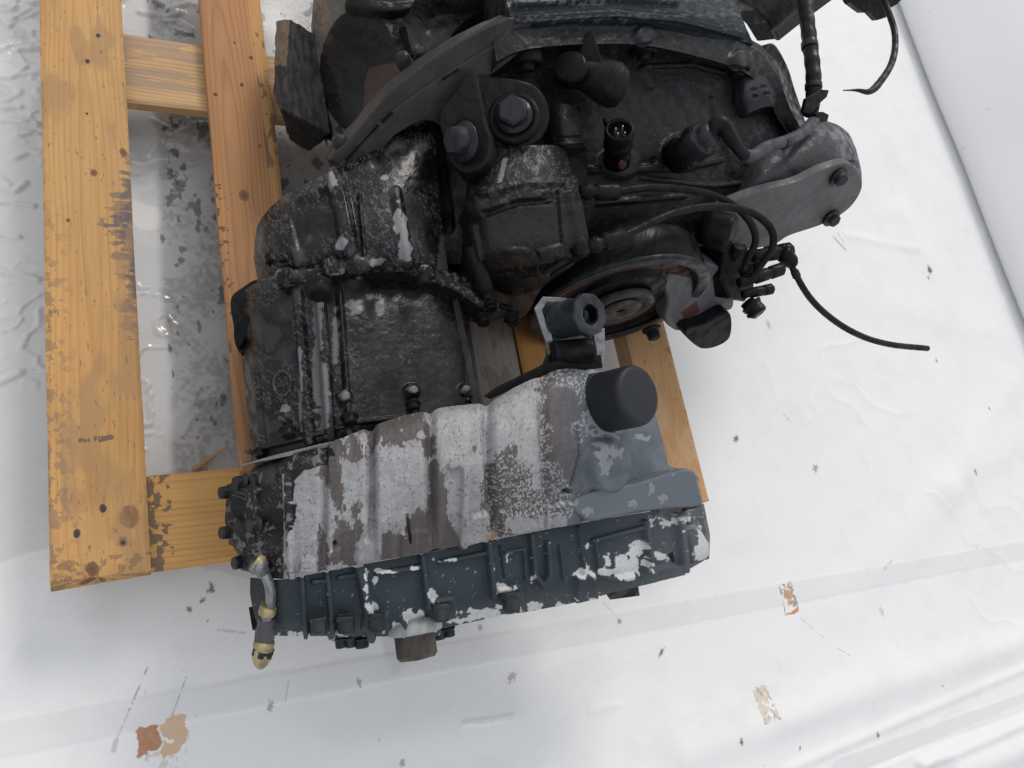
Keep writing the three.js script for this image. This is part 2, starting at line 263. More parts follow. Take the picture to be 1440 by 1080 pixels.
  // dirt, scratches and tape residue
  const marks = [];
  const r2 = () => rnd() * 2 - 1;
  for (let k = 0; k < 130; k++) { const x = mix(-0.4, 2.3, rnd()), z = mix(-1.9, 0.6, rnd()), big = rnd() < 0.06; marks.push([x, z, 0.001 + rnd() * rnd() * (big ? 0.006 : 0.0028), 0.08 + rnd() * 0.3, rnd() * 3.14, 1 + rnd() * rnd() * 4]); }
  for (const [px, py, r, k] of [[1305, 381, 8, 1], [1304, 392, 3, 0.8], [1035, 618, 5, 0.9], [1317, 507, 4, 0.8], [1147, 658, 7, 0.6], [1366, 665, 5, 0.7], [1037, 1043, 4, 0.9], [1233, 1034, 4, 0.9], [1124, 1053, 2.5, 0.9], [297, 827, 5, 0.9], [285, 843, 3, 0.8], [266, 857, 3, 0.8], [292, 873, 2, 0.8], [930, 918, 4, 0.8], [720, 953, 6, 0.5], [1240, 860, 6, 0.3], [505, 960, 4, 0.6], [380, 992, 4, 0.6], [1080, 456, 7, 0.35], [1388, 575, 3, .7], [870, 873, 4, 0.6], [675, 882, 4, 0.5], [565, 1072, 4, 0.6]]) { const p = spot(px, py); marks.push([p[0], p[1], r * 0.00125, k, 1.2 + (px % 7) * 0.2, 1.6]); }
  const bucket = new Map(); const cell = 0.05;
  for (const m of marks) { const R = m[2] * m[5] + 0.004; for (let i = Math.floor((m[0] - R) / cell); i <= (m[0] + R) / cell; i++) for (let j = Math.floor((m[1] - R) / cell); j <= (m[1] + R) / cell; j++) { const k = i * 1000 + j; if (!bucket.has(k)) bucket.set(k, []); bucket.get(k).push(m); } }
  const scr = [[[208, 937], [182, 998], 1.1, 0.75], [[182, 998], [164, 1040], 1, 0.4], [[163, 1042], [160, 1055], 4, 0.35], [[262, 952], [234, 1028], 1, 0.6], [[406, 957], [400, 993], 0.9, 0.4], [[203, 955], [204, 975], 1, 0.3], [[1172, 333], [1196, 358], 2.5, 0.75], [[1178, 328], [1190, 345], 1.6, 0.6], [[1125, 868], [1160, 898], 0.8, 0.5], [[1178, 912], [1196, 922], 0.8, 0.6], [[1240, 800], [1250, 790], 3, 0.3], [[300, 885], [345, 890], 2, 0.35], [[845, 845], [862, 862], 1.2, 0.35], [[1100, 580], [1110, 592], 2, 0.4], [[925, 925], [934, 910], 1.5, 0.5], [[655, 1018], [718, 1011], 0.8, 0.35]].map(([a, b, w, k]) => [at(...a), at(...b), w * 0.00115, k]);
  const tapes = [ // torn tape marks: centre, half sizes, tilt
    [spot(1110, 844), 0.019, 0.032, 0.05, 0], [spot(1073, 990), 0.018, 0.030, 0.05, 1], [spot(228, 1052), 0.031, 0.032, 0.1, 2]];
  const brown = [0.36, 0.16, 0.075], tan = [0.55, 0.43, 0.31];
  const colour = (u, v) => {
    const x = mix(X0, X1, u), z = mix(Z0, Z1, v);
    let b = 0.735 + 0.04 * (fbm(x * 5, z * 5, 4) - 0.5) - 0.022 * smooth(0.52, 0.72, fbm(x * 16 + z * 5, z * 22 - x * 4, 5)) + 0.03 * (fbm(x * 240, z * 240, 2) - 0.5);
    let c = [b, b * 1.002, b * 1.0];
    // an older, dirtier strip of floor that shows between the boards
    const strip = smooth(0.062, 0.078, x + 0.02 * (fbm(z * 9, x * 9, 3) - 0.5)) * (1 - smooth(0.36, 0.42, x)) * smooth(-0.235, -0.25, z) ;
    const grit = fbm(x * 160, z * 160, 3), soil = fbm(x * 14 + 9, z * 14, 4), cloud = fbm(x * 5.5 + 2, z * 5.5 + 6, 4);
    // light falloff to the left painted as grey, mixed with dirty water, ragged shores
    const leftPart = smooth(0.50, 0.53, cloud + 0.24 * smooth(0.5, 0.1, x) * smooth(-0.05, -0.2, z) - 0.5 * smooth(0.35, 0.7, x) - 0.22 * smooth(-0.25, -0.02, z));
    c = mixc(c, [0.53, 0.54, 0.545], 0.55 * leftPart);
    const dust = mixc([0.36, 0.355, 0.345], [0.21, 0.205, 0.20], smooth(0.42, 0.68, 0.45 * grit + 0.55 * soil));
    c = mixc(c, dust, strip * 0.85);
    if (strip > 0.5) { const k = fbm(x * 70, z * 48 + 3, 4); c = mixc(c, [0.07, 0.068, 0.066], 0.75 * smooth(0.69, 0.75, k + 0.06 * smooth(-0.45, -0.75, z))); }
    // seams
    const s = seamA(x, z); if (s > 0) c = mixc(c, [c[0] * 0.925, c[1] * 0.925, c[2] * 0.93], s);
    const s2 = seamB(x, z); if (s2 > 0) c = mixc(c, [c[0] * 0.9, c[1] * 0.9, c[2] * 0.91], s2);
    for (const m of bucket.get(Math.floor(x / cell) * 1000 + Math.floor(z / cell)) ?? []) {
      const dx = x - m[0], dz = z - m[1], ca = Math.cos(m[4]), sa = Math.sin(m[4]), d = Math.hypot((dx * ca + dz * sa) / m[5], dx * sa - dz * ca) / m[2] + 1.4 * (fbm(x * 420, z * 420, 2) - 0.5);
      if (d < 1) c = mixc(c, [0.09, 0.088, 0.085], m[3] * smooth(1, 0.4, d));
    }
    for (const [a, e, w, k] of scr) { const d = segd(x, z, a, e); if (d < w * 2) c = mixc(c, [0.12, 0.12, 0.12], k * (1 - smooth(w * 0.4, w, d)) * smooth(0.25, 0.5, fbm(x * 150, z * 150, 2))); }
    for (const [o, hx, hz, tl, kind] of tapes) {
      const dx = x - o[0], dz = z - o[1] + tl * dx; if (Math.abs(dx) > hx * 1.15 || Math.abs(dz) > hz * 1.15) continue;
      const wob = 0.9 * (fbm(x * 60, z * 60, 3) - 0.5), U = dx / hx + wob * 0.5, W = dz / hz + wob * 0.6, n = fbm(x * 170, z * 170, 4), n2 = fbm(x * 90 + 5, z * 90, 3), rag = 0.10 * (n - 0.5);
      if (Math.abs(U) > 1 + rag || Math.abs(W) > 1 + rag) continue;
      if (kind === 0) { c = mixc(c, [0.72, 0.70, 0.66], 0.6); if (W < 0.15 && n2 > 0.50) c = mixc(brown, tan, n); else if (W < 0.45 && n > 0.6) c = [0.3, 0.3, 0.3]; if (W > 0.72 + 0.2 * U * -1 && W < 0.95 && n2 > 0.3) c = [0.52, 0.24, 0.11]; if (Math.abs(Math.abs(U) - 0.93) < 0.06 && n > 0.45) c = [0.25, 0.24, 0.24]; }
      if (kind === 1) { if (n2 > 0.43) c = mixc(c, tan, 0.65); if (n > 0.66) c = mixc(c, [0.3, 0.26, 0.22], 0.7); }
      if (kind === 2) { if (Math.abs(U * 0.6) + W * 0.75 > 0.62) { if (n > 0.6 && U > 0.2) c = mixc(c, [0.45, 0.43, 0.41], 0.4); continue; } if (U < -0.12 && W < -0.15 + 0.3 * n) c = mixc(brown, [0.45, 0.25, 0.15], n); else if (U > -0.05 && W < 0.4 - U * 0.3 && n2 > 0.36) c = mixc(tan, [0.6, 0.4, 0.25], n2); else if (n > 0.55) c = mixc(c, [0.4, 0.38, 0.36], 0.5); }
    }
    return c;
  };
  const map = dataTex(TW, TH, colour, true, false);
  const rgh = dataTex(1024, 1024, (u, v) => { const x = mix(X0, X1, u), z = mix(Z0, Z1, v); return [1, mix(0.55, 0.09, wet(x, z)) + 0.12 * (fbm(x * 30, z * 30, 3) - 0.5), 1]; }, false, false);
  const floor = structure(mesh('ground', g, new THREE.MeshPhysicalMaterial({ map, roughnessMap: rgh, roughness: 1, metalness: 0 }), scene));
  floor.userData.label = 'wrinkled white tarpaulin floor with dirt specks, weld seams and tape marks';
  // ground beyond the sheet
  const far = structure(mesh('yard_ground', new THREE.PlaneGeometry(40, 40).rotateX(-Math.PI / 2).translate(0, -0.02, 0), new THREE.MeshStandardMaterial({ color: new THREE.Color().setRGB(0.4, 0.4, 0.39), roughness: 0.9 }), scene));
  far.userData.label = 'pale concrete yard ground around and under the white tarpaulin';
  // the side sheet: a hem that turns under, then a slope that leans away
  const prof = [[2.352, 0.006], [2.335, 0.014], [2.326, 0.03], [2.330, 0.05], [2.345, 0.075], [2.39, 0.13], [2.5, 0.25], [2.68, 0.42], [2.95, 0.62], [3.4, 0.85], [4.0, 1.05]];
  const curve = new THREE.CatmullRomCurve3(prof.map(([x, y]) => V3(x, y, 0)), false, 'centripetal').getSpacedPoints(140), sp = [], su = [], si = [], NZ2 = 140;
  for (let j = 0; j <= NZ2; j++) for (let i = 0; i < curve.length; i++) { const z = mix(-3.4, 1.2, j / NZ2), q = curve[i]; const w = smooth(0.02, 0.3, q.y); sp.push(q.x + 0.006 * (fbm(z * 3, 1, 2) - 0.5) * 2, q.y + w * 0.03 * (fbm(q.x * 2.4, z * 2.0, 3) - 0.5), z); su.push(q.x, z); }
  for (let j = 0; j < NZ2; j++) for (let i = 0; i + 1 < curve.length; i++) { const a = j * curve.length + i, b = a + curve.length; si.push(a, b, a + 1, a + 1, b, b + 1); }
  const sg = new THREE.BufferGeometry(); sg.setAttribute('position', new THREE.Float32BufferAttribute(sp, 3)); sg.setAttribute('uv', new THREE.Float32BufferAttribute(su, 2)); sg.setIndex(si); sg.computeVertexNormals();
  const spk = dataTex(512, 512, (u, v) => { const n = tile(u, v, 40, 2); return n > 0.9 ? 0.68 : 0.78; }, true);
  const wall = structure(mesh('wall_sheet', sg, new THREE.MeshPhysicalMaterial({ map: spk, roughness: 0.6, side: THREE.DoubleSide }), scene));
  wall.userData.label = 'smooth white sheet rising along the right side of the floor';
}

// ---------------------------------------------------------------- wood
// colour of sawn pine at (across, along), metres; style shifts ring spacing and hue
function pine(st) {
  return (a, l) => {
    let wx = a * 1.0 + 0.022 * (fbm(l * 2.6 + st.s, a * 9, 3) - 0.5), k = 0;
    for (const [ka, kl, kr] of st.knots) { const dx = a - ka, dl = (l - kl) * 0.55, d = Math.hypot(dx, dl) / kr; if (d < 6) { wx += Math.sign(dx || 1) * kr * 0.9 * Math.exp(-d * 0.8); } k = Math.max(k, 1 - Math.hypot(a - ka, (l - kl) * 0.75) / kr + 0.3 * (fbm(a * 200, l * 200, 2) - 0.5)); }
    const ring = wx - st.pith, r = Math.sqrt(ring * ring + 0.0004 + (0.0018 * (l - st.mid) * (l - st.mid) * st.arch)) / st.gap + 0.5 * fbm(a * 60, l * 4, 3);
    const f = r - Math.floor(r), late = smooth(0.45, 0.92, f) * (1 - smooth(0.93, 1, f));
    const fibre = fbm(a * 900 + st.s, l * 14, 2);
    const sap = fbm(a * 5 + st.s * 3, l * 1.3, 3); let c = mixc(st.early, st.late, late * st.contrast); c = mixc(c, [c[0] * 0.8, c[1] * 0.76, c[2] * 0.7], 0.45 * smooth(0.45, 0.75, fibre));
    const tone = fbm(a * 14 + st.s, l * 5, 3); c = c.map((q, i) => q * (0.80 + 0.40 * tone) * [1, 1 - 0.16 * (sap - 0.4), 1 - 0.5 * (sap - 0.4)][i]);
    if (st.heart) { const hh = st.heart(a, l); c = mixc(c, [c[0] * 0.82, c[1] * 0.74, c[2] * 0.86], hh); }
    if (k > 0) c = mixc(c, mixc([0.20, 0.085, 0.035], [0.13, 0.055, 0.025], smooth(0.3, 0.9, k)), smooth(0, 0.25, k));
    return c;
  };
}
// a board lying along z: x0..x1, z0..z1, top at h; its own picture of grain, stains and dents
function board(parent, name, x0, x1, z0, z1, h, t, st, stain, ends = [0, 0], alongX = false) {
  const nx = 26, nz = 110, w = x1 - x0, L = z1 - z0, pos = [], uv = [], idx = [], W = nx + 1;
  const edge = 0.003;
  const rows = [[0, 1], [1, 1]];
  const put = (fx, fz, y) => {
    const x = mix(x0, x1, fx), z = mix(z0, z1, fz) + mix(ends[0], ends[1], fx) * smooth(0.5, 1, fz);
    const wob = 0.0016 * (fbm(z * 7 + st.s, fx > 0.5 ? 5 : 9, 2) - 0.5) * (Math.abs(fx - 0.5) > 0.45 ? 1 : 0);
    return [x + wob, y, z];
  };
  const grid = (y, up) => { const slant = up < 0 ? st.slant ?? 0 : 0; const o = pos.length / 3; for (let j = 0; j <= nz; j++) for (let i = 0; i <= nx; i++) { const fx = i / nx, fz = j / nz, sl = slant * smooth(0.97, 1, fz) * (1 - 0.75 * fx), e = Math.min(fx * w, (1 - fx) * w, (1 - fz) * L, fz * L), q = put(fx, fz, y); q[2] += sl; q[1] += up * (-0.003 * (1 - smooth(0, 0.006, e)) + 0.0009 * (fbm(q[0] * 90, q[2] * 12 + st.s, 3) - 0.5)); pos.push(...q); uv.push(alongX ? fz : fx, alongX ? fx : fz); }
    for (let j = 0; j < nz; j++) for (let i = 0; i < nx; i++) { const a = o + j * W + i, b = a + W; up > 0 ? idx.push(a, b, a + 1, a + 1, b, b + 1) : idx.push(a, a + 1, b, a + 1, b + 1, b); } return o; };
  const a0 = grid(h, 1), b0 = grid(h - t, -1);
  const ring = []; for (let i = 0; i <= nx; i++) ring.push(i); for (let j = 1; j <= nz; j++) ring.push(j * W + nx); for (let i = nx - 1; i >= 0; i--) ring.push(nz * W + i); for (let j = nz - 1; j > 0; j--) ring.push(j * W);
  const o = pos.length / 3, n = ring.length;
  for (let l = 0; l < 2; l++) for (const k of ring) { const s = (l ? b0 : a0) + k; pos.push(pos[s * 3], pos[s * 3 + 1], pos[s * 3 + 2]); const u = uv[s * 2], v = uv[s * 2 + 1]; uv.push(clamp(u + (l ? 0.12 : 0) * (u < 0.5 ? 1 : -1)), v - (l ? 0.02 : 0) * (v > 0.9 ? 1 : 0)); }
  for (let k = 0; k < n; k++) { const a = o + k, b = o + (k + 1) % n; idx.push(a, b, a + n, b, b + n, a + n); }
  const g = new THREE.BufferGeometry(); g.setAttribute('position', new THREE.Float32BufferAttribute(pos, 3)); g.setAttribute('uv', new THREE.Float32BufferAttribute(uv, 2)); g.setIndex(idx); g.computeVertexNormals();
  const wood = pine(st), TW = alongX ? 1024 : 512, TH = alongX ? 512 : 2048;
  const map = dataTex(TW, TH, (u, v) => { const fx = alongX ? v : u, fz = alongX ? u : v, x = mix(x0, x1, alongX ? u : fx), z = mix(z0, z1, alongX ? v : fz); const a = alongX ? z - z0 : x - x0, l = alongX ? x - x0 : z - z0; const c = wood(a, l); return stain ? stain(c, x, z) : c; }, true, false);
  if (alongX) for (let k = 0; k < g.attributes.uv.count; k++) { const p = g.attributes.position; g.attributes.uv.setXY(k, clamp((p.getX(k) - x0) / w), clamp((p.getZ(k) - z0) / L)); }
  return mesh(name, g, new THREE.MeshPhysicalMaterial({ map, roughness: 0.72, bumpMap: map, bumpScale: 0.0006 }), parent);
}
const pallet = thing('wooden_pallet', 'damp yellow pine pallet carrying the black gearbox', 'pallet');
const TOP = 0.122, MID = 0.099;
{
  const at = (px, py, h = TOP) => { const p = P(px, py, h); return [p.x, p.z]; };
  const pt = (list, h = TOP) => list.map(([px, py, ...r]) => [...at(px, py, h), ...r]);
  const disc = (x, z, q) => Math.hypot((x - q[0]), (z - q[1]) * (q[4] ?? 1));
  // wide board at the left
  const holes = pt([[138, 50, 0.0042], [123, 86, 0.0042], [145, 717, 0.005], [108, 753, 0.005], [173, 763, 0.006], [122, 160, 0.002]]);
  const moss = pt([[176, 292, 0.020, 0.04], [184, 340, 0.016, 0.08], [172, 330, 0.02, 0.02], [168, 312, 0.022, 0.008], [160, 318, 0.02, 0.006], [188, 300, 0.012, 0.16], [178, 390, 0.014, 0.01], [180, 445, 0.012, 0.03], [164, 312, 0.012, 0.012], [150, 317, 0.016, 0.006], [178, 262, 0.010, 0.03], [186, 420, 0.008, 0.06], [176, 435, 0.012, 0.012], [190, 385, 0.006, 0.12], [168, 360, 0.012, 0.01]]);
  const knotsB1 = [[182, 728, 0.0125], [173, 214, 0.006], [132, 243, 0.005], [96, 310, 0.003], [130, 803, 0.008]];
  const k1 = pt(knotsB1).map((q) => [q[0] + 0.085, q[1] + 1.25, q[2]]);
  const dirtB = (c, x, z) => {
    const n = fbm(x * 120, z * 120, 4), n2 = fbm(x * 260 + 3, z * 60, 3);
    for (const q of moss) { const d = Math.hypot((x - q[0]) / q[2], (z - q[1]) / (q[3] ?? q[2])); if (d + 1.9 * (fbm(x * 75, z * 210, 4) - 0.5) < 0.75) c = mixc(c, [0.10, 0.085, 0.09], 0.72 - 0.3 * fbm(x * 200, z * 200, 2)); }
    for (const q of holes) { const d = Math.hypot(x - q[0], (z - q[1]) * 0.75) + 0.0016 * (n - 0.5); if (d < q[2]) c = mixc(c, [0.04, 0.035, 0.04], smooth(q[2], q[2] * 0.6, d)); }
    const rag = Math.min(x + 0.088, 0.03 - x); if (rag < 0.008 && n > 0.6 - 0.0) c = mixc(c, [0.07, 0.055, 0.045], 0.6 * smooth(0.008, 0.0, rag));
    { const cl = fbm(x * 32 + 4, z * 13, 4); c = mixc(c, [0.32, 0.185, 0.085], 0.6 * smooth(0.5, 0.68, cl)); } if (fbm(x * 420 + 3, z * 110, 3) > 0.80) c = mixc(c, [0.13, 0.085, 0.05], 0.7);
    const mkA = at(113, 622), mkB = at(157, 617); if (segd(x, z, mkA, mkB) + 0.006 * (n - 0.5) < 0.0035 && n2 > 0.42) c = mixc(c, [0.07, 0.06, 0.055], 0.8);
    const gz = at(90, 545); { const ed = smooth(0.05, 0.0, x + 0.085) * smooth(-0.75, -0.5, z); const nn = fbm(x * 150, z * 130, 4); if (nn > 0.68 - 0.14 * ed) c = mixc(c, [0.17, 0.12, 0.085], 0.55 * ed); }
    if (z > at(100, 790)[1] && n > 0.55) c = mixc(c, [0.14, 0.09, 0.055], 0.55);
    return c;
  };
  const yellow = { early: [0.50, 0.285, 0.108], late: [0.40, 0.20, 0.062], contrast: 0.5, pith: 0.055, mid: 0.6, arch: 1.4, gap: 0.0065, s: 3.1, slant: 0.011, knots: k1 };
  board(pallet, 'deck_board', -0.085, 0.0265, -1.25, -0.126, TOP, 0.022, yellow, dirtB, [-0.004, 0.0]);
  // narrow board beside it
  const kB2 = [[343, 275, 0.0085], [365, 205, 0.003], [330, 60, 0.003]], k2 = pt(kB2).map((q) => [q[0] - 0.144, q[1] + 1.25, q[2]]);
  const red = { early: [0.46, 0.245, 0.088], late: [0.31, 0.15, 0.055], contrast: 0.55, pith: 0.03, mid: 0.55, arch: 2.2, gap: 0.0052, s: 8.7, knots: k2, heart: (a, l) => smooth(0.084, 0.078, a + 0.004 * Math.sin(l * 9)) * 0.85 };
  const h2s = pt([[353, 81, 0.0032], [340, 119, 0.0032], [373, 100, 0.002], [369, 137, 0.0024], [303, 133, 0.004], [375, 160, 0.002]]);
  board(pallet, 'deck_board', 0.144, 0.2445, -1.25, -0.245, TOP, 0.022, red, (c, x, z) => { const n = fbm(x * 140, z * 140, 3); for (const q of h2s) { const d = disc(x, z, q) + 0.0015 * (n - 0.5); if (d < q[2]) c = mixc(c, [0.03, 0.022, 0.02], 0.9 * smooth(q[2], q[2] * 0.6, d)); } if (x > 0.225 && fbm(x * 120, z * 40, 3) > 0.66) c = mixc(c, [0.09, 0.06, 0.04], 0.7); if (x < 0.160 && z > -0.7 && z < -0.42 && fbm(x * 160, z * 160, 3) + 0.16 * smooth(0.160, 0.144, x) > 0.75) c = mixc(c, [0.05, 0.04, 0.035], 0.75); return c; });
  const orange = { early: [0.46, 0.24, 0.08], late: [0.32, 0.14, 0.04], contrast: 0.6, pith: 0.05, mid: 0.4, arch: 2, gap: 0.005, s: 21, knots: [] };
  const bx = P(728, 480, TOP).x; board(pallet, 'deck_board', bx, bx + 0.09, -1.25, -0.13, TOP, 0.022, { ...orange, s: 31 }, null);
  const grey = { early: [0.30, 0.265, 0.235], late: [0.24, 0.205, 0.18], contrast: 0.5, pith: 0.02, mid: 0.4, arch: 1, gap: 0.012, s: 53, knots: [] };
  board(pallet, 'deck_board', bx - 0.10, bx - 0.004, -1.25, -0.16, TOP - 0.003, 0.022, grey, (c, x, z) => fbm(x * 60, z * 22, 4) > 0.6 ? mixc(c, [0.16, 0.13, 0.11], 0.6) : c);
  board(pallet, 'deck_board', 0.845, 0.942, -1.25, -0.115, TOP, 0.046, { ...orange, early: [0.47, 0.27, 0.125], late: [0.40, 0.21, 0.085], s: 44 }, (c, x, z) => { const n = fbm(x * 70, z * 90, 4), e = smooth(0.925, 0.942, x); if (n > 0.76 - 0.16 * e) c = mixc(c, [0.16, 0.10, 0.06], 0.6); return mixc(c, [0.52, 0.34, 0.19], 0.5 * smooth(0.45, 0.6, fbm(x * 30, z * 18, 3))); });
  // cross boards below
  const cream = { early: [0.52, 0.34, 0.17], late: [0.36, 0.21, 0.10], contrast: 0.7, pith: 0.03, mid: 0.2, arch: 3, gap: 0.006, s: 61, knots: [] };
  const ua = at(190, 48, MID), ub = at(190, 143, MID), la = at(213, 668, MID), lb = at(213, 803, MID);
  board(pallet, 'cross_board', -0.08, 0.94, ua[1], ub[1], MID - 0.001, 0.022, cream, (c, x, z) => { const n = fbm(x * 14, z * 90, 4); if (z < ub[1] - 0.03 && n > 0.46) c = mixc(c, [0.26, 0.19, 0.15], 0.55); return c; }, [0, 0], true);
  board(pallet, 'cross_board', -0.08, 0.94, la[1], lb[1], MID - 0.001, 0.022, { ...cream, early: [0.55, 0.30, 0.10], late: [0.40, 0.19, 0.05], contrast: 0.5, s: 77, gap: 0.007 }, (c, x, z) => { const n = fbm(x * 130, z * 130, 4); if (x < 0.055 && n > 0.38 + (x - 0.03) * 11) c = mixc(c, [0.09, 0.075, 0.065], 0.8); return c; }, [0, 0], true);
  const blk = { ...cream, early: [0.4, 0.27, 0.15], s: 90 };
  for (const [x0, x1] of [[-0.07, 0.022], [0.40, 0.50], [0.835, 0.935]]) for (const z0 of [lb[1] - 0.125, ub[1] - 0.10]) {
    const g = new THREE.BoxGeometry(x1 - x0, 0.076, 0.1, 4, 2, 4).translate((x0 + x1) / 2, 0.039, z0 + 0.05); planarUV(g, 'xy');
    mesh('block', g, M.block ??= new THREE.MeshStandardMaterial({ color: new THREE.Color().setRGB(0.38, 0.25, 0.13), roughness: 0.85, bumpMap: castBump, bumpScale: 0.001, map: flatGrime }), pallet);
  }
  const nail = new THREE.MeshStandardMaterial({ color: new THREE.Color().setRGB(0.05, 0.045, 0.045), roughness: 0.6, metalness: 0.5 });
  for (const q of [...holes.slice(0, 5), ...h2s.slice(0, 2)]) mesh('nail', new THREE.CylinderGeometry(0.0026, 0.0026, 0.003, 12).translate(q[0], TOP - 0.0005, q[1]), nail, pallet);
}
// charred chunk of timber between the pallet and the clutch housing
{
  const t = thing('charred_timber_chunk', 'dark broken timber chunk with black charred end beside the clutch housing', 'wood block');
  const c = [[409, 27, 0.24], [441, 48, 0.25], [449, 85, 0.25], [464, 186, 0.25], [394, 152, 0.245], [388, 30, 0.19], [385, 130, 0.19], [408, 196, 0.16], [433, 213, 0.16], [462, 193, 0.19], [440, 60, 0.14]].map((q) => P(...q));
  let g = new ConvexGeometry(c); g = new TessellateModifier(0.0035, 10).modify(g); g.deleteAttribute('uv'); g = toCreasedNormals(noisy(g, 0.005, 90), 0.5);
  const p = g.attributes.position, n = g.attributes.normal, col = [];
  for (let i = 0; i < p.count; i++) { const [px, py] = unP(V3(p.getX(i), p.getY(i), p.getZ(i))); const gr = fbm(px * 0.35 - py * 0.02, py * 0.05, 3), sp = fbm(px * 0.25, py * 0.25, 3); let q = mixc([0.012, 0.010, 0.0095], [0.048, 0.040, 0.038], smooth(0.35, 0.7, gr)); if (px < 408 - (py - 30) * 0.09 && py < 92) q = mixc([0.22, 0.16, 0.11], [0.1, 0.07, 0.05], sp); if (py > 152 + (px - 388) * 0.5) q = [0.004, 0.0038, 0.0038]; else if (sp > 0.80 && py < 60) q = [0.2, 0.165, 0.14]; col.push(...q); }
  g.setAttribute('color', new THREE.Float32BufferAttribute(col, 3)); planarUV(g, 'xz');
  mesh('timber', g, new THREE.MeshStandardMaterial({ vertexColors: true, roughness: 0.9, bumpMap: castBump, bumpScale: 0.001 }), t);
}
{ // splinter lying on the floor beside the lower cross board
  const t = thing('wood_splinter', 'thin tan wood splinter on the floor above the lower cross board', 'splinter');
  const a = P(273, 660, 0.004), b = P(296, 644, 0.012), c = P(317, 629, 0.02);
  mesh('sliver', noisy(tube([a, b, c], (s) => 0.0045 * (1 - 0.85 * s) + 0.0006, 20, 7), 0.002, 200), new THREE.MeshStandardMaterial({ color: new THREE.Color().setRGB(0.42, 0.26, 0.13), roughness: 0.9 }), t);
  mesh('fibre', tube([P(280, 622, 0.012), P(288, 636, 0.02), P(291, 646, 0.012)], 0.0006, 12, 5), new THREE.MeshStandardMaterial({ color: new THREE.Color().setRGB(0.5, 0.36, 0.2), roughness: 0.9 }), t);
}

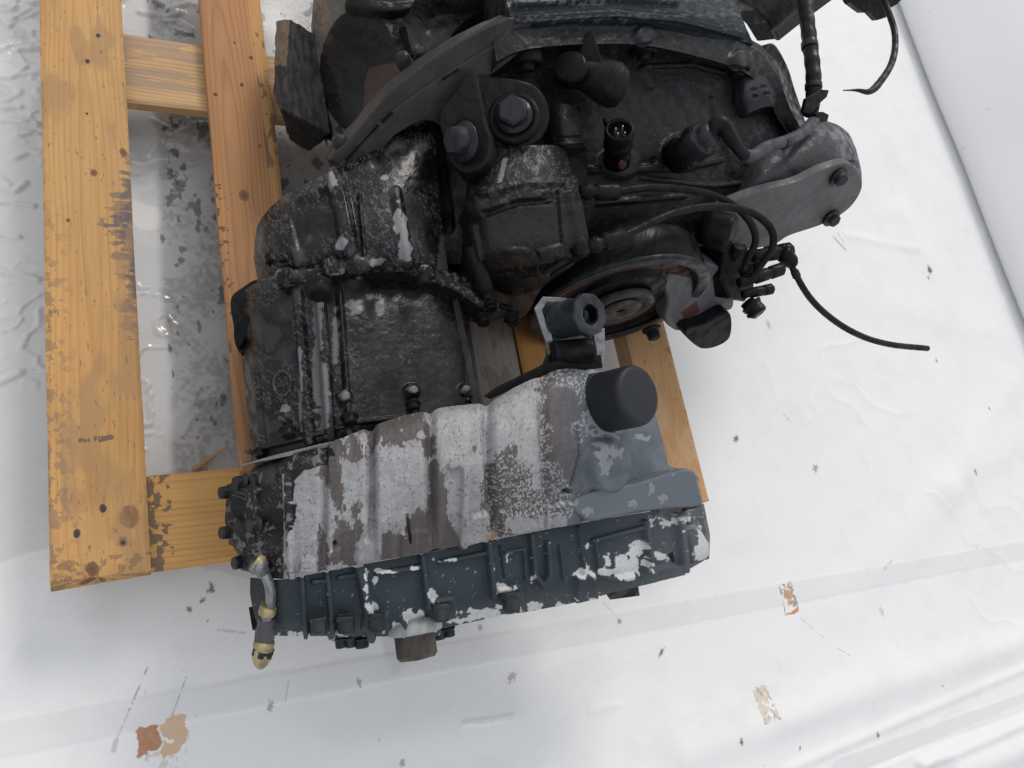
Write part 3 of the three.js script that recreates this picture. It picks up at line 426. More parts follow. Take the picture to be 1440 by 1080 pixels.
// ---------------------------------------------------------------- the gearbox
const G = thing('gearbox', 'oily black truck gearbox with scraped silver casing and dark teal end cover on the pallet', 'gearbox');
{
  const put = (name, geo, mat = M.black, parent = G) => mesh(name, geo, mat, parent);
  const dirBetween = (a, b) => P(...b).sub(P(...a));
  const rod = (a, b, prof, seg = 32) => { const A = P(...a), d = dirBetween(a, b), L = d.length(); return lathe(A, d, prof.map(([r, t]) => [r, t * L]), seg); };   // prof: radius in metres, share of the length
  const plain = (a, b, r, ch = 0.12, seg = 28) => rod(a, b, [[0, 0], [r * 0.9, 0], [r, ch * 0.5], [r, 1 - ch], [r * 0.86, 1], [0, 1]], seg);

  // ---- colours of the castings: oil, painted oil glints, scraped paint
  const streak = (x, y, ang, thr) => { const c = Math.cos(ang), s = Math.sin(ang), u = x * c + y * s, v = -x * s + y * c; return smooth(thr, thr + 0.05, fbm(u * 0.2 + 40, v * 0.9 + 11, 3)); };
  const oily = (x, y, k = 1) => { const n = fbm(x * 0.035 + 7, y * 0.035, 4), g = fbm(x * 0.22, y * 0.22, 3); return mixc([0.0035, 0.0035, 0.004], [0.015, 0.0148, 0.0152], k * smooth(0.3, 0.75, 0.6 * n + 0.4 * g)); };
  const glintedOil = (x, y, amount, ang = 0.85, c0 = [0.105, 0.105, 0.108]) => { let c = oily(x, y); const where = smooth(0.66 - amount * 0.38, 0.82 - amount * 0.34, fbm(x * 0.03 + 3, y * 0.022 + 4, 3)); const st = streak(x, y, ang, 0.62) * where; c = mixc(c, c0, st * 0.7); const wornHaze = smooth(0.56, 0.72, fbm(x * 0.045 + 31, y * 0.03 + 12, 4)) * (0.45 + 0.55 * fbm(x * 0.5, y * 0.5, 2)); c = mixc(c, [0.055, 0.054, 0.054], wornHaze * amount); return c; };  // grey streaks and soft patches paint the glints and haze of wet oil
  const scrape = (c, x, y, list, col, grain = 0.12) => { const b = blot(list)(x, y) + grain * 4 * (fbm(x * 0.14, y * 0.14, 4) - 0.5); return b > 0.25 ? mixc(c, col, smooth(0.25, 0.32, b)) : c; };

  // ---- rear casing, bare aluminium with scraps of brown and grey paint
  const brownSpots = blot([[472, 690, 26, 62], [500, 640, 18, 30], [560, 612, 48, 22], [600, 625, 12, 30], [482, 760, 24, 60], [500, 715, 14, 60], [560, 770, 22, 20], [592, 745, 22, 26], [620, 700, 13, 60], [612, 655, 10, 30], [625, 765, 20, 18], [700, 700, 28, 34], [730, 672, 26, 36], [745, 705, 26, 26], [690, 738, 40, 12], [715, 640, 16, 22], [456, 770, 10, 40], [545, 765, 10, 50], [606, 790, 30, 12], [785, 615, 10, 40], [800, 655, 18, 34], [780, 575, 20, 22], [755, 548, 22, 10], [682, 600, 4, 16], [667, 630, 6, 10]]);
  const silverSpots = blot([[415, 715, 12, 40], [432, 725, 14, 48], [445, 700, 9, 36], [462, 735, 12, 60], [500, 690, 24, 60], [540, 690, 34, 66], [580, 660, 28, 44], [575, 622, 14, 8], [565, 605, 6, 5], [592, 612, 8, 6], [550, 735, 20, 14], [640, 640, 28, 66], [665, 600, 34, 40], [720, 590, 38, 44], [745, 620, 26, 40], [660, 690, 16, 60], [672, 735, 24, 22], [730, 737, 34, 9], [770, 745, 22, 22], [430, 795, 14, 16], [515, 775, 18, 18], [530, 700, 20, 60], [700, 560, 30, 14], [770, 680, 26, 28], [480, 800, 18, 10], [788, 720, 20, 26], [742, 556, 26, 18]]);
  const tealish = [0.092, 0.108, 0.128];
  const aluColour = (x, y) => {
    const n = fbm(x * 0.055, y * 0.05, 5), f = fbm(x * 0.35, y * 0.35, 3);
    const bare = mixc([0.245, 0.245, 0.252], [0.345, 0.345, 0.352], smooth(0.25, 0.75, 0.5 * f + 0.5 * n));
    const brown = mixc([0.075, 0.064, 0.062], [0.11, 0.093, 0.09], f);
    let m = silverSpots(x, y) - brownSpots(x, y) + 1.5 * (fbm(x * 0.09 + 50, y * 0.07, 5) - 0.5) + 0.9 * (fbm(x * 0.5, y * 0.18, 4) - 0.5) + 0.24;
    let c = mixc(brown, bare, smooth(-0.03, 0.06, m)); { const wv = fbm(x * 0.16 + 20, y * 0.02, 4); c = mixc(c, [0.19, 0.185, 0.185], 0.22 * smooth(0.52, 0.72, wv)); if (fbm(x * 0.33 + 6, y * 0.25, 4) > 0.70) c = mixc(c, [0.12, 0.11, 0.108], 0.7); }
    const fleck = fbm(x * 0.5, y * 0.5, 3); if (x > 668 && x < 770 && y > 640 && fleck > 0.60 - 0.1 * smooth(700, 760, x)) c = bare; if (x > 752 && x < 830) { const t = smooth(752, 775, x) * (1 - smooth(818, 832, x)) * (1 - smooth(705, 730, y)); if (fleck < 0.36 + 0.2 * t && t > 0.05) c = mixc(c, mixc(brown, tealish, smooth(770, 815, x)), 0.95); }
    // grey blue paint over the right end
    const edge = 818 + 18 * (fbm(x * 0.06, y * 0.06, 4) - 0.5) - smooth(690, 735, y) * 26 + smooth(600, 560, y) * 14;
    if (x > edge) { c = mixc(tealish, [0.12, 0.138, 0.158], smooth(0.3, 0.7, n)); const w = blot([[838, 640, 12, 22], [850, 634, 20, 8], [826, 712, 10, 16], [845, 706, 30, 6], [880, 694, 22, 6], [838, 693, 16, 5], [900, 615, 14, 6], [850, 600, 22, 16], [862, 615, 14, 8], [842, 590, 24, 26], [812, 575, 26, 30], [975, 690, 6, 16]])(x, y) + 1.7 * (fbm(x * 0.16, y * 0.16, 4) - 0.5); if (w > 0.12) c = mixc(c, [0.27, 0.275, 0.285], 0.85 * smooth(0.12, 0.3, w)); }
    // oil on the left end
    const oe = 408 + 30 * (fbm(x * 0.05 + 9, y * 0.05, 4) - 0.5) + smooth(680, 640, y) * 60; if (x < oe) { c = mixc(glintedOil(x, y, 0.7), [0.2, 0.2, 0.2], 0.6 * smooth(0.62, 0.7, fbm(x * 0.12, y * 0.09, 4))); if (x > 399 && x < 405 && y > 668) c = [0.22, 0.22, 0.225]; }
    if (Math.hypot(x - 690, (y - 753) * 1.6) + 12 * (f - 0.5) < 12) c = mixc(c, [0.3, 0.17, 0.08], 0.6);
    return c;
  };
  const bell = (x, c, w) => Math.exp(-(((x - c) / w) ** 2));
  const aluDetail = (() => {
    const parts = most([
      rib([[634, 655], [646, 650], [654, 660], [650, 766]], 14, 0.007), pad([[700, 757], [702, 728], [720, 720], [765, 714], [765, 742]], 0.005, 4), pad([[648, 770], [650, 735], [662, 722], [690, 716], [694, 757]], 0.006, 5),
      pad([[497, 794], [500, 765], [512, 756], [528, 760], [530, 790]], 0.006, 5), pad([[418, 806], [422, 784], [432, 779], [446, 786], [448, 804]], 0.006, 4), pad([[457, 803], [460, 772], [480, 768], [481, 800]], 0.004, 3),
      rib([[404, 670], [412, 812]], 8, 0.006), boss(852, 655, 34, 45, 0.014, 0.3), pad([[815, 734], [815, 700], [850, 690], [905, 678], [975, 664], [982, 672], [984, 706], [900, 722]], 0.005, 4),
      pad([[764, 745], [768, 712], [792, 703], [816, 704], [816, 736]], 0.006, 4), rib([[573, 724], [576, 762]], 5, -0.005, 0.5), boss(797, 691, 7, 5, -0.02, 0.2), rib([[690, 764], [700, 722], [716, 716]], 6, 0.004), boss(471, 764, 3, 4, -0.01, 0.3),
      rib([[800, 690], [815, 640], [812, 600]], 4, -0.004), pad([[560, 786], [563, 748], [590, 742], [610, 745], [612, 776]], 0.003, 4),
    ]);
    return (x, y) => {
      const t = smooth(560, 620, y + (x - 690) * 0.12) , low = 1 - smooth(690, 775, y + (x - 690) * 0.18);
      const lobes = 0.014 * (-bell(x + (y - 600) * -0.02, 521, 6) - bell(x - (y - 600) * 0.03, 605, 7) * 0.9 - bell(x - (y - 580) * 0.06, 685, 7) - 0.7 * bell(x - (y - 600) * 0.05, 766, 8) - 0.6 * bell(x, 455, 5)) * Math.max(low, 0.25);
      return parts(x, y) + lobes * (0.4 + 0.6 * t) + (y < 690 && x > 690 && x < 770 ? 0.003 * Math.sin((x - 690) / 80 * Math.PI) : 0);
    };
  })();
  put('rear_casing', surf([
    [[356, 657, .27], [405, 640, .335], [455, 626, .37], [510, 604, .385], [560, 587, .395], [622, 573, .405], [690, 564, .41], [735, 542, .415], [790, 519, .415], [850, 530, .40], [900, 572, .375], [922, 584, .35]],
    [[350, 675, .285], [402, 660, .35], [455, 648, .385], [512, 628, .405], [564, 608, .415], [625, 592, .425], [692, 582, .43], [740, 562, .432], [796, 546, .432], [852, 560, .415], [905, 596, .385], [930, 612, .345]],
    [[345, 715, .285], [400, 710, .352], [454, 700, .385], [514, 686, .405], [568, 672, .418], [630, 660, .428], [695, 650, .432], [746, 636, .434], [802, 622, .43], [858, 625, .405], [908, 628, .378], [937, 640, .338]],
    [[342, 765, .28], [397, 760, .35], [452, 748, .378], [517, 732, .395], [572, 722, .402], [635, 712, .406], [698, 700, .407], [754, 688, .407], [808, 676, .402], [864, 666, .385], [914, 656, .372], [944, 656, .338]],
    [[342, 775, .28], [397, 772, .35], [452, 762, .376], [517, 748, .388], [572, 738, .394], [635, 728, .396], [698, 716, .396], [754, 704, .396], [808, 694, .394], [864, 684, .38], [924, 672, .368], [976, 664, .345]],
    [[345, 803, .27], [395, 814, .34], [451, 804, .355], [520, 791, .362], [575, 781, .362], [640, 769, .364], [700, 757, .364], [760, 745, .364], [813, 735, .364], [870, 725, .362], [930, 716, .358], [988, 707, .34]],
  ], { nu: 560, nv: 270, detail: aluDetail, colour: aluColour, base: 0.2, inset: 0.2, rough: 0.00025 }), M.alu);

  const lipMat = metal([0.19, 0.217, 0.255], 0.55, 0, 0.0003, { map: lipScuff, specularIntensity: 0.7 });
  put('casing_lip', slab(rounded([[806, 712], [818, 700], [850, 690], [905, 678], [966, 663], [979, 667], [983, 684], [987, 706], [940, 713], [886, 722], [850, 728], [832, 731], [820, 726]], 5), P(890, 705, .384), V3(0.06, .93, .34), .022, .004), lipMat);
  put('end_pad', slab(rounded([[958, 742], [978, 738], [988, 748], [992, 770], [990, 786], [970, 790], [960, 780]], 5), P(975, 764, .318), V3(.2, .85, .45), .03, .004), metal([0.20, 0.205, 0.21], 0.65, 0, 0.0004, { map: flatGrime }));
  put('end_pad', slab(rounded([[928, 716], [956, 711], [961, 724], [960, 742], [934, 746], [928, 734]], 5), P(944, 728, .344), V3(.05, .85, .5), .02, .003), metal([0.13, 0.125, 0.12], 0.7, 0, 0.0005, { map: flatGrime }));
  // ---- end cover, teal paint, scraped to the metal along ribs and edges
  const tealC = (x, y) => {
    const n = fbm(x * 0.05 + 4, y * 0.05, 4), f = fbm(x * 0.3, y * 0.3, 3), right = smooth(800, 960, x + (735 - y) * 0.6);
    let c = mixc([0.026, 0.037, 0.044], [0.035, 0.047, 0.056], n); c = mixc(c, [0.085, 0.098, 0.112], right * 0.75);
    if (fbm(x * 0.22 + 5, y * 0.22, 4) > 0.80) c = mixc(c, [0.3, 0.3, 0.3], 0.8);
    const w = blot([[513, 828, 5, 36], [520, 853, 14, 9], [528, 815, 4, 9], [540, 803, 22, 4], [580, 799, 9, 4], [627, 787, 15, 5], [605, 836, 10, 10], [577, 868, 24, 12], [566, 880, 22, 10], [682, 860, 44, 6], [717, 853, 26, 8], [710, 826, 24, 8], [692, 796, 4, 6], [713, 784, 4, 8], [748, 810, 4, 10], [770, 762, 5, 4], [821, 803, 17, 10], [884, 790, 40, 16], [897, 770, 15, 17], [940, 730, 34, 14], [930, 782, 18, 9], [978, 765, 14, 26], [788, 850, 9, 6], [832, 838, 26, 8], [750, 852, 14, 8], [640, 872, 30, 7], [552, 885, 22, 6], [420, 892, 30, 5], [826, 768, 4, 10], [950, 812, 16, 6], [600, 877, 14, 8], [480, 888, 20, 4], [700, 866, 60, 6], [860, 805, 40, 6]])(x, y) + 1.9 * (fbm(x * 0.13 + 80, y * 0.13, 5) - 0.5);
    if (w > 0.30) c = mixc(c, mixc([0.42, 0.43, 0.43], [0.60, 0.60, 0.60], f), smooth(0.30, 0.36, w));
    if (Math.abs(x - 958) < 26 && y < 745 && f > 0.52 && n > 0.45) c = mixc(c, [0.24, 0.225, 0.2], 0.8);
    if (x < 400) c = mixc(c, oily(x, y), 0.6 * smooth(400, 380, x));
    return c;
  };
  const cover = surf([
    [[352, 812, .255], [393, 815, .332], [450, 805, .346], [520, 792, .352], [575, 782, .353], [640, 770, .355], [700, 758, .355], [760, 746, .355], [813, 736, .355], [870, 726, .353], [930, 717, .348], [986, 707, .325]],
    [[352, 836, .252], [394, 836, .326], [452, 832, .340], [521, 820, .346], [577, 813, .347], [640, 800, .349], [700, 788, .349], [760, 777, .349], [813, 767, .349], [873, 756, .346], [936, 746, .340], [990, 735, .318]],
    [[358, 866, .24], [395, 868, .308], [454, 870, .320], [523, 868, .325], [579, 864, .326], [640, 850, .328], [700, 838, .328], [760, 828, .328], [813, 818, .328], [878, 804, .325], [942, 790, .318], [993, 766, .30]],
    [[368, 890, .215], [396, 894, .27], [455, 894, .275], [525, 895, .28], [580, 893, .28], [640, 880, .283], [700, 867, .283], [760, 857, .283], [813, 846, .283], [880, 829, .28], [945, 812, .278], [994, 786, .265]],
  ], { nu: 560, nv: 130, base: 0.17, inset: 0.2, rough: 0.0002, colour: tealC, skirt: [0.035, 0.05, 0.06], detail: most([
    rib([[424, 812], [430, 888]], 9, 0.009), rib([[460, 806], [468, 888]], 10, 0.009), rib([[503, 796], [512, 830], [522, 886]], 18, 0.012), rib([[592, 782], [600, 850]], 10, 0.009), rib([[684, 762], [692, 838]], 11, 0.010), rib([[745, 752], [750, 806], [762, 822], [771, 808], [768, 764]], 9, 0.008), rib([[812, 742], [822, 810]], 6, 0.005), rib([[835, 760], [840, 796]], 6, 0.005), rib([[905, 734], [912, 790]], 9, 0.010), rib([[952, 726], [960, 796]], 12, 0.010),
    rib([[530, 806], [590, 797]], 9, 0.006), rib([[618, 790], [680, 778]], 8, 0.006), rib([[832, 760], [900, 742]], 8, 0.006), rib([[440, 818], [456, 816]], 8, 0.005), rib([[476, 812], [500, 808]], 8, 0.005), rib([[710, 776], [736, 772], [738, 812]], 6, 0.005), rib([[786, 768], [792, 815]], 5, 0.004), rib([[702, 768], [708, 812]], 4, -0.003),
    pad([[560, 893], [562, 872], [590, 868], [618, 870], [622, 888]], 0.010, 5), pad([[600, 872], [604, 842], [640, 838], [644, 872]], 0.004, 4), pad([[694, 852], [698, 826], [734, 820], [738, 848]], 0.004, 4), pad([[805, 846], [806, 808], [836, 802], [842, 838]], 0.008, 4), pad([[870, 826], [846, 812], [962, 786], [962, 806]], 0.008, 4), pad([[962, 790], [955, 745], [978, 740], [992, 760], [992, 782]], 0.012, 5),
    pad([[940, 720], [985, 708], [988, 730], [945, 742]], 0.008, 4), pad([[505, 884], [508, 862], [548, 858], [552, 884]], 0.006, 4), pad([[434, 890], [437, 866], [458, 866], [460, 890]], 0.006, 3), pad([[472, 890], [474, 864], [498, 862], [500, 889]], 0.006, 3),
  ]) });
  const endCover = put('end_cover', cover, M.paint);

  // bolts along the edge of the end cover, pointing at the viewer
  const boltDown = (px, py, h, af, len, mat = M.boltTeal, dir = V3(-0.05, -0.12, 1), fl = 0.65) => put('bolt', hexHead(P(px, py, h), dir, af, len, af * fl, px * 0.7), mat, endCover);
  for (const [x, y, s] of [[447, 868, 15], [485, 866, 17], [528, 862, 18], [620, 848, 19], [717, 832, 22]]) boltDown(x, y, 0.338, s * 0.00095, s * 0.0011);
  for (const [x, y] of [[818, 820], [926, 796]]) put('cover_boss', slab([[x - 26, y - 8], [x + 22, y - 18], [x + 24, y - 2], [x - 22, y + 10]], P(x, y, 0.315), V3(0, 0.75, 0.65), 0.025, 0.003), M.dark);
  const drain = put('drain_boss', lathe(P(583, 880, .292), V3(0.02, -.10, 1), [[0, -.01], [.031, -.01], [.033, 0], [.033, .006], [.031, .008], [0, .008]], 40), metal([0.36, 0.37, 0.37], 0.6, 0, 0.0003, { map: flatGrime }));
  put('drain_plug', hexHead(P(582, 889, .284), V3(0.02, -0.10, 1), 0.048, 0.030, 0.0, 0.3), M.brownSteel, drain);
  put('drain_boss', slab([[846, 826], [896, 812], [900, 838], [858, 844]], P(875, 828, .27), V3(0, .5, .85), .03, .002), M.dark);
  put('pipe_union', rod([462, 888, .265], [515, 880, .265], [[0, 0], [.010, 0], [.010, .2], [.008, .25], [.008, .5], [.013, .55], [.013, .85], [.008, 1], [0, 1]], 6), M.boltTeal);
  for (const [x, y, s] of [[478, 897, .0075], [492, 896, .008], [508, 897, .010], [616, 886, .010], [630, 882, .009]]) put('bolt', hexHead(P(x, y, .26), V3(0, -.1, 1), s * 1.5, .012, s), M.boltTeal);
  put('end_flange', slab([[976, 716], [990, 708], [999, 752], [998, 786], [990, 788], [986, 760]], P(988, 748, .285), V3(.6, .8, 0), .03, .003), M.brownSteel);

  // ---- left end: bearing plate with its bolts, looking left
  const bearing = put('bearing_plate', surf([
    [[322, 682, .235], [345, 668, .275], [368, 662, .30], [395, 664, .33]],
    [[317, 712, .235], [340, 705, .285], [368, 705, .31], [398, 706, .335]],
    [[319, 745, .235], [342, 745, .283], [370, 748, .305], [397, 752, .332]],
    [[338, 780, .235], [352, 785, .275], [372, 790, .295], [395, 795, .325]],
    [[352, 800, .23], [362, 806, .26], [376, 812, .28], [393, 814, .31]],
  ], { nu: 90, nv: 120, base: 0.17, inset: 0.35, colour: (x, y) => { let c = mixc(glintedOil(x, y, 0.25), [0.03, 0.031, 0.033], 0.4); if (Math.hypot((x - 344) / 15, (y - 714) / 20) < 1) c = [0.03, 0.027, 0.026]; if (fbm(x * 0.14, y * 0.12, 4) > 0.66) c = [0.10, 0.10, 0.105]; return c; }, detail: most([boss(344, 714, 19, 25, -0.010, 0.25), rib([[335, 685], [372, 690]], 10, 0.006), rib([[352, 742], [372, 790]], 18, 0.008), boss(330, 690, 12, 12, 0.006), boss(330, 748, 13, 12, 0.006), boss(356, 742, 12, 12, 0.006), boss(348, 785, 12, 12, 0.006), rib([[358, 672], [364, 740]], 10, 0.006), rib([[378, 668], [384, 760]], 5, 0.005)]) }), M.cast);
  for (const [x, y, h] of [[324, 692, .255], [344, 678, .285], [325, 748, .255], [364, 738, .318], [343, 790, .262]]) put('bolt', hexHead(P(x, y, h), V3(-0.9, 0.32, 0.05), 0.0145, 0.013, 0.010, x), M.steel, bearing);
  put('side_lug', slab([[350, 854], [364, 850], [374, 880], [366, 888], [355, 886]], P(362, 868, .22), V3(-.5, .85, 0), .02, .002), M.dark);
  // hydraulic elbow with brass fitting
  put('pipe_elbow', tube([P(366, 800, .325), P(376, 814, .325), P(381, 834, .32), P(379, 858, .31), P(373, 874, .30)], 0.0058, 40, 16), M.zinc);
  put('brass_ring', rod([378, 852, .313], [375, 864, .306], [[0, 0], [.0085, 0], [.0095, .2], [.0095, .8], [.0085, 1], [0, 1]], 20), M.brass);
  put('union_nut', rod([360, 790, .33], [372, 806, .325], [[0, 0], [.0095, 0], [.0115, .12], [.0115, .5], [.0085, .55], [.0085, 1], [0, 1]], 6), M.zinc);
  put('brass_ring', rod([358, 790, .328], [366, 795, .328], [[.008, 0], [.0105, 0], [.0105, 1], [.008, 1]], 24), M.brass);
  put('union_body', rod([375, 868, .30], [371, 906, .285], [[0, 0], [.009, 0], [.0092, .1], [.0092, .35], [.0108, .4], [.0108, .8], [.009, .86], [.009, 1], [0, 1]], 8), M.greySteel);
  put('brass_fitting', rod([372, 900, .288], [366, 940, .275], [[0, 0], [.0105, 0], [.0115, .08], [.0115, .22], [.0098, .26], [.0109, .34], [.0109, .66], [.0092, .72], [.008, .84], [.0035, 1], [0, 1]], 24), M.brass);
  put('fitting_collar', rod([371, 913, .284], [369, 921, .281], [[.0100, 0], [.0124, 0], [.0124, 1], [.0100, 1]], 6), M.steel);

  // ---- middle casing, oily black
  const midC = (x, y) => {
    let c = glintedOil(x, y, x < 480 ? 0.55 : 0.15, 0.7);
    if (x > 470 && x < 630 && y > 420 && y < 590) { const q = fbm(x * 0.8, y * 0.6, 3); const w = smooth(0.45, 0.62, fbm(x * 0.03 + 8, y * 0.03, 3)); if (q > 0.61) c = mixc(c, [0.05, 0.05, 0.053], 0.6 * w); }  // fine grey speckle paints the glints on the wet oil
    c = scrape(c, x, y, [[446, 500, 9, 120], [456, 560, 9, 60], [472, 480, 6, 60], [424, 540, 5, 80], [492, 390, 18, 14], [500, 430, 16, 12], [486, 372, 10, 10], [536, 430, 8, 16], [578, 552, 10, 8], [484, 560, 10, 9], [490, 600, 6, 18], [402, 575, 8, 10], [652, 548, 8, 8]], [0.13, 0.13, 0.135], 0.28);
    if (y > 606 + (600 - x) * 0.0 && Math.abs(y - (656 - (x - 356) * 0.30)) < 5) c = mixc(c, [0.26, 0.26, 0.27], 0.75);
    
    if (x > 655) c = mixc(c, [0.035, 0.035, 0.036], 0.6);
    const em = Math.hypot((x - 398) / 12, (y - 540) / 17); if (Math.abs(em - 1) < 0.07) c = [0.045, 0.045, 0.045];
    return c;
  };
  put('middle_casing', surf([
    [[330, 424, .24], [352, 402, .29], [382, 392, .325], [436, 388, .345], [502, 386, .35], [580, 388, .348], [630, 392, .34], [650, 405, .315]],
    [[336, 470, .25], [356, 455, .30], [386, 448, .33], [440, 446, .35], [508, 446, .356], [585, 448, .352], [642, 452, .342], [660, 455, .30]],
    [[343, 530, .25], [362, 525, .30], [392, 520, .33], [446, 518, .35], [514, 516, .356], [590, 518, .352], [655, 520, .342], [670, 518, .30]],
    [[350, 600, .25], [368, 598, .30], [398, 596, .33], [452, 594, .35], [520, 588, .352], [596, 580, .35], [664, 574, .34], [678, 570, .30]],
    [[354, 655, .25], [372, 650, .295], [402, 644, .325], [456, 630, .342], [524, 612, .345], [600, 605, .342], [668, 600, .33], [684, 596, .29]],
  ], { rough: 0.00018, nu: 230, nv: 190, base: 0.14, inset: 0.22, colour: midC, skirt: [0.012, 0.012, 0.012], detail: most([
    rib([[418, 400], [424, 470], [436, 620]], 16, 0.010), rib([[448, 400], [455, 480], [464, 620]], 17, 0.012), rib([[476, 400], [484, 500], [490, 600]], 9, 0.008), rib([[356, 655], [420, 636], [505, 610]], 11, 0.012), rib([[352, 635], [420, 618], [500, 594], [560, 588], [600, 582]], 8, 0.008), boss(448, 398, 26, 17, 0.016, 0.5), boss(424, 395, 19, 22, 0.010, 0.3), boss(495, 388, 28, 34, 0.016, 0.6), boss(484, 560, 13, 16, 0.012, 0.7), boss(577, 552, 14, 14, 0.012, 0.7), rib([[577, 552], [583, 580]], 10, 0.006), boss(402, 588, 12, 22, 0.010, 0.7), boss(652, 548, 10, 10, 0.008, 0.7), rib([[640, 420], [672, 570]], 7, 0.006), rib([[360, 520], [372, 640]], 6, 0.004),
    (x, y) => { const d = Math.hypot((x - 398) / 12, (y - 540) / 17); return d < 1.15 ? (Math.abs(d - 1) < 0.13 ? 0.003 : (d < 0.75 && Math.sin(x * 1.1) * Math.cos(y * 0.9) > 0.25 ? 0.0025 : 0)) : 0; },
  ]) }), M.wetCast);
  put('side_ear', slab(rounded([[324, 418], [342, 402], [362, 392], [378, 400], [380, 440], [352, 462], [338, 498], [330, 470]]), P(350, 430, .275), V3(-.55, .82, .1), .03, .004), M.dark);
  put('side_ear', slab(rounded([[330, 455], [376, 432], [378, 448], [345, 472], [334, 490]]), P(350, 455, .285), V3(-.3, .9, .3), .015, .003), M.black);
  // joint flange of the middle casing with its bolts
  const flangeC = (x, y) => { let c = glintedOil(x, y, 0.7); return fbm(x * 0.17, y * 0.2, 4) > 0.66 ? mixc(c, [0.13, 0.13, 0.135], 0.8) : c; };
  const casingFlange = put('casing_flange', surf([
    [[362, 392, .29], [400, 376, .34], [450, 366, .365], [500, 362, .372], [545, 364, .37], [600, 372, .365], [650, 388, .355], [684, 416, .345], [722, 432, .335]],
    [[360, 402, .30], [402, 386, .352], [452, 376, .375], [502, 371, .380], [548, 372, .378], [602, 380, .372], [650, 398, .362], [684, 424, .352], [722, 434, .340]],
    [[364, 416, .295], [404, 402, .345], [454, 390, .37], [504, 384, .376], [550, 382, .373], [600, 392, .366], [646, 412, .356], [680, 434, .346], [720, 437, .338]],
  ], { nu: 220, nv: 30, base: 0.3, inset: 0.03, colour: flangeC, detail: most([boss(470, 377, 22, 16, 0.01), boss(595, 385, 18, 14, 0.008), boss(405, 390, 18, 14, 0.008)]) }), M.wetCast);
  for (const [x, y, h, s] of [[448, 400, .39, .026], [595, 392, .385, .018], [382, 362, .33, .014]]) put('bolt', hexHead(P(x, y, h), V3(-0.1, 0.25, 0.95), s, s * 0.7, s * 0.62, x), M.dark, casingFlange);

  for (const [x, y, h, s] of [[404, 604, .345, .014], [491, 586, .362, .015], [580, 568, .352, .014], [655, 560, .338, .012], [366, 634, .30, .012], [545, 378, .39, .015], [690, 428, .35, .014]]) put('bolt', hexHead(P(x, y, h), V3(-.05, .35, .93), s, s * .75, s * .72, x), M.dark);
  // ---- rounded front casing at the upper left
  const domeC = (x, y) => { let c = glintedOil(x, y, 1.0, 0.95); c = scrape(c, x, y, [[471, 268, 11, 14], [566, 330, 8, 50], [558, 312, 6, 30], [572, 350, 9, 16], [480, 345, 10, 9], [540, 250, 9, 6], [530, 368, 18, 8]], [0.22, 0.22, 0.225], 0.24); if (x < 372) c = mixc(c, [0.036, 0.034, 0.032], 0.7); return c; };  // scraped paint, plus a painted highlight on the pillar top
  put('front_casing', surf([
    [[358, 345, .26], [364, 313, .29], [393, 280, .325], [438, 254, .35], [488, 230, .365], [528, 205, .375], [568, 178, .38], [606, 160, .375]],
    [[357, 362, .27], [372, 332, .32], [404, 302, .355], [450, 278, .378], [498, 258, .392], [540, 238, .40], [580, 215, .40], [612, 200, .39]],
    [[360, 380, .275], [380, 358, .33], [412, 336, .365], [456, 318, .388], [506, 304, .40], [550, 294, .405], [590, 285, .40], [618, 280, .385]],
    [[364, 396, .275], [384, 380, .33], [416, 364, .365], [460, 352, .386], [510, 346, .397], [556, 345, .40], [598, 348, .392], [626, 350, .375]],
    [[370, 410, .26], [390, 400, .31], [420, 392, .345], [462, 386, .365], [512, 382, .375], [560, 382, .378], [602, 386, .37], [632, 392, .355]],
  ], { rough: 0.00018, nu: 210, nv: 170, base: 0.2, inset: 0.2, colour: domeC, detail: most([rib([[474, 256], [482, 300], [490, 350]], 30, 0.016, 0.6), rib([[506, 275], [512, 360]], 6, 0.006), rib([[400, 290], [420, 370]], 18, 0.005, 0.8), boss(482, 350, 20, 16, 0.008), rib([[425, 282], [468, 262]], 10, 0.008), rib([[556, 270], [574, 372]], 20, 0.006, 0.8), boss(500, 372, 34, 18, 0.01, 0.5), boss(396, 362, 14, 8, 0.008), rib([[384, 304], [440, 270], [520, 232]], 16, 0.004, 0.9)]) }), M.wetCast);

  // ---- dark body inside, behind everything
  put('inner_casing', surf([
    [[470, 180, .28], [620, 90, .33], [800, 60, .35], [960, 70, .35], [1090, 130, .30]],
    [[520, 250, .29], [640, 230, .32], [800, 200, .34], [960, 200, .34], [1075, 230, .30]],
    [[560, 340, .28], [650, 330, .31], [800, 300, .31], [950, 300, .30], [1050, 315, .27]],
    [[600, 390, .27], [665, 412, .28], [790, 396, .26], [930, 372, .24], [1030, 350, .24]],
  ], { nu: 90, nv: 70, base: 0.2, inset: 0.1, colour: (x, y) => oily(x, y, 0.5) }), M.cast);

  // ---- bell housing: wall and rim
  const bellC = (x, y) => { let c = mixc(oily(x, y), [0.014, 0.0155, 0.0175], 0.7 * smooth(720, 900, x)); if (x < 700) c = mixc(c, [0.034, 0.031, 0.029], 0.8 * smooth(0.3, 0.6, fbm(x * 0.03, y * 0.03, 3))); if (streak(x, y, 0.9, 0.62) * smooth(0.5, 0.7, fbm(x * 0.02, y * 0.02, 3)) > 0.3) c = mixc(c, [0.05, 0.05, 0.054], 0.5); return c; };
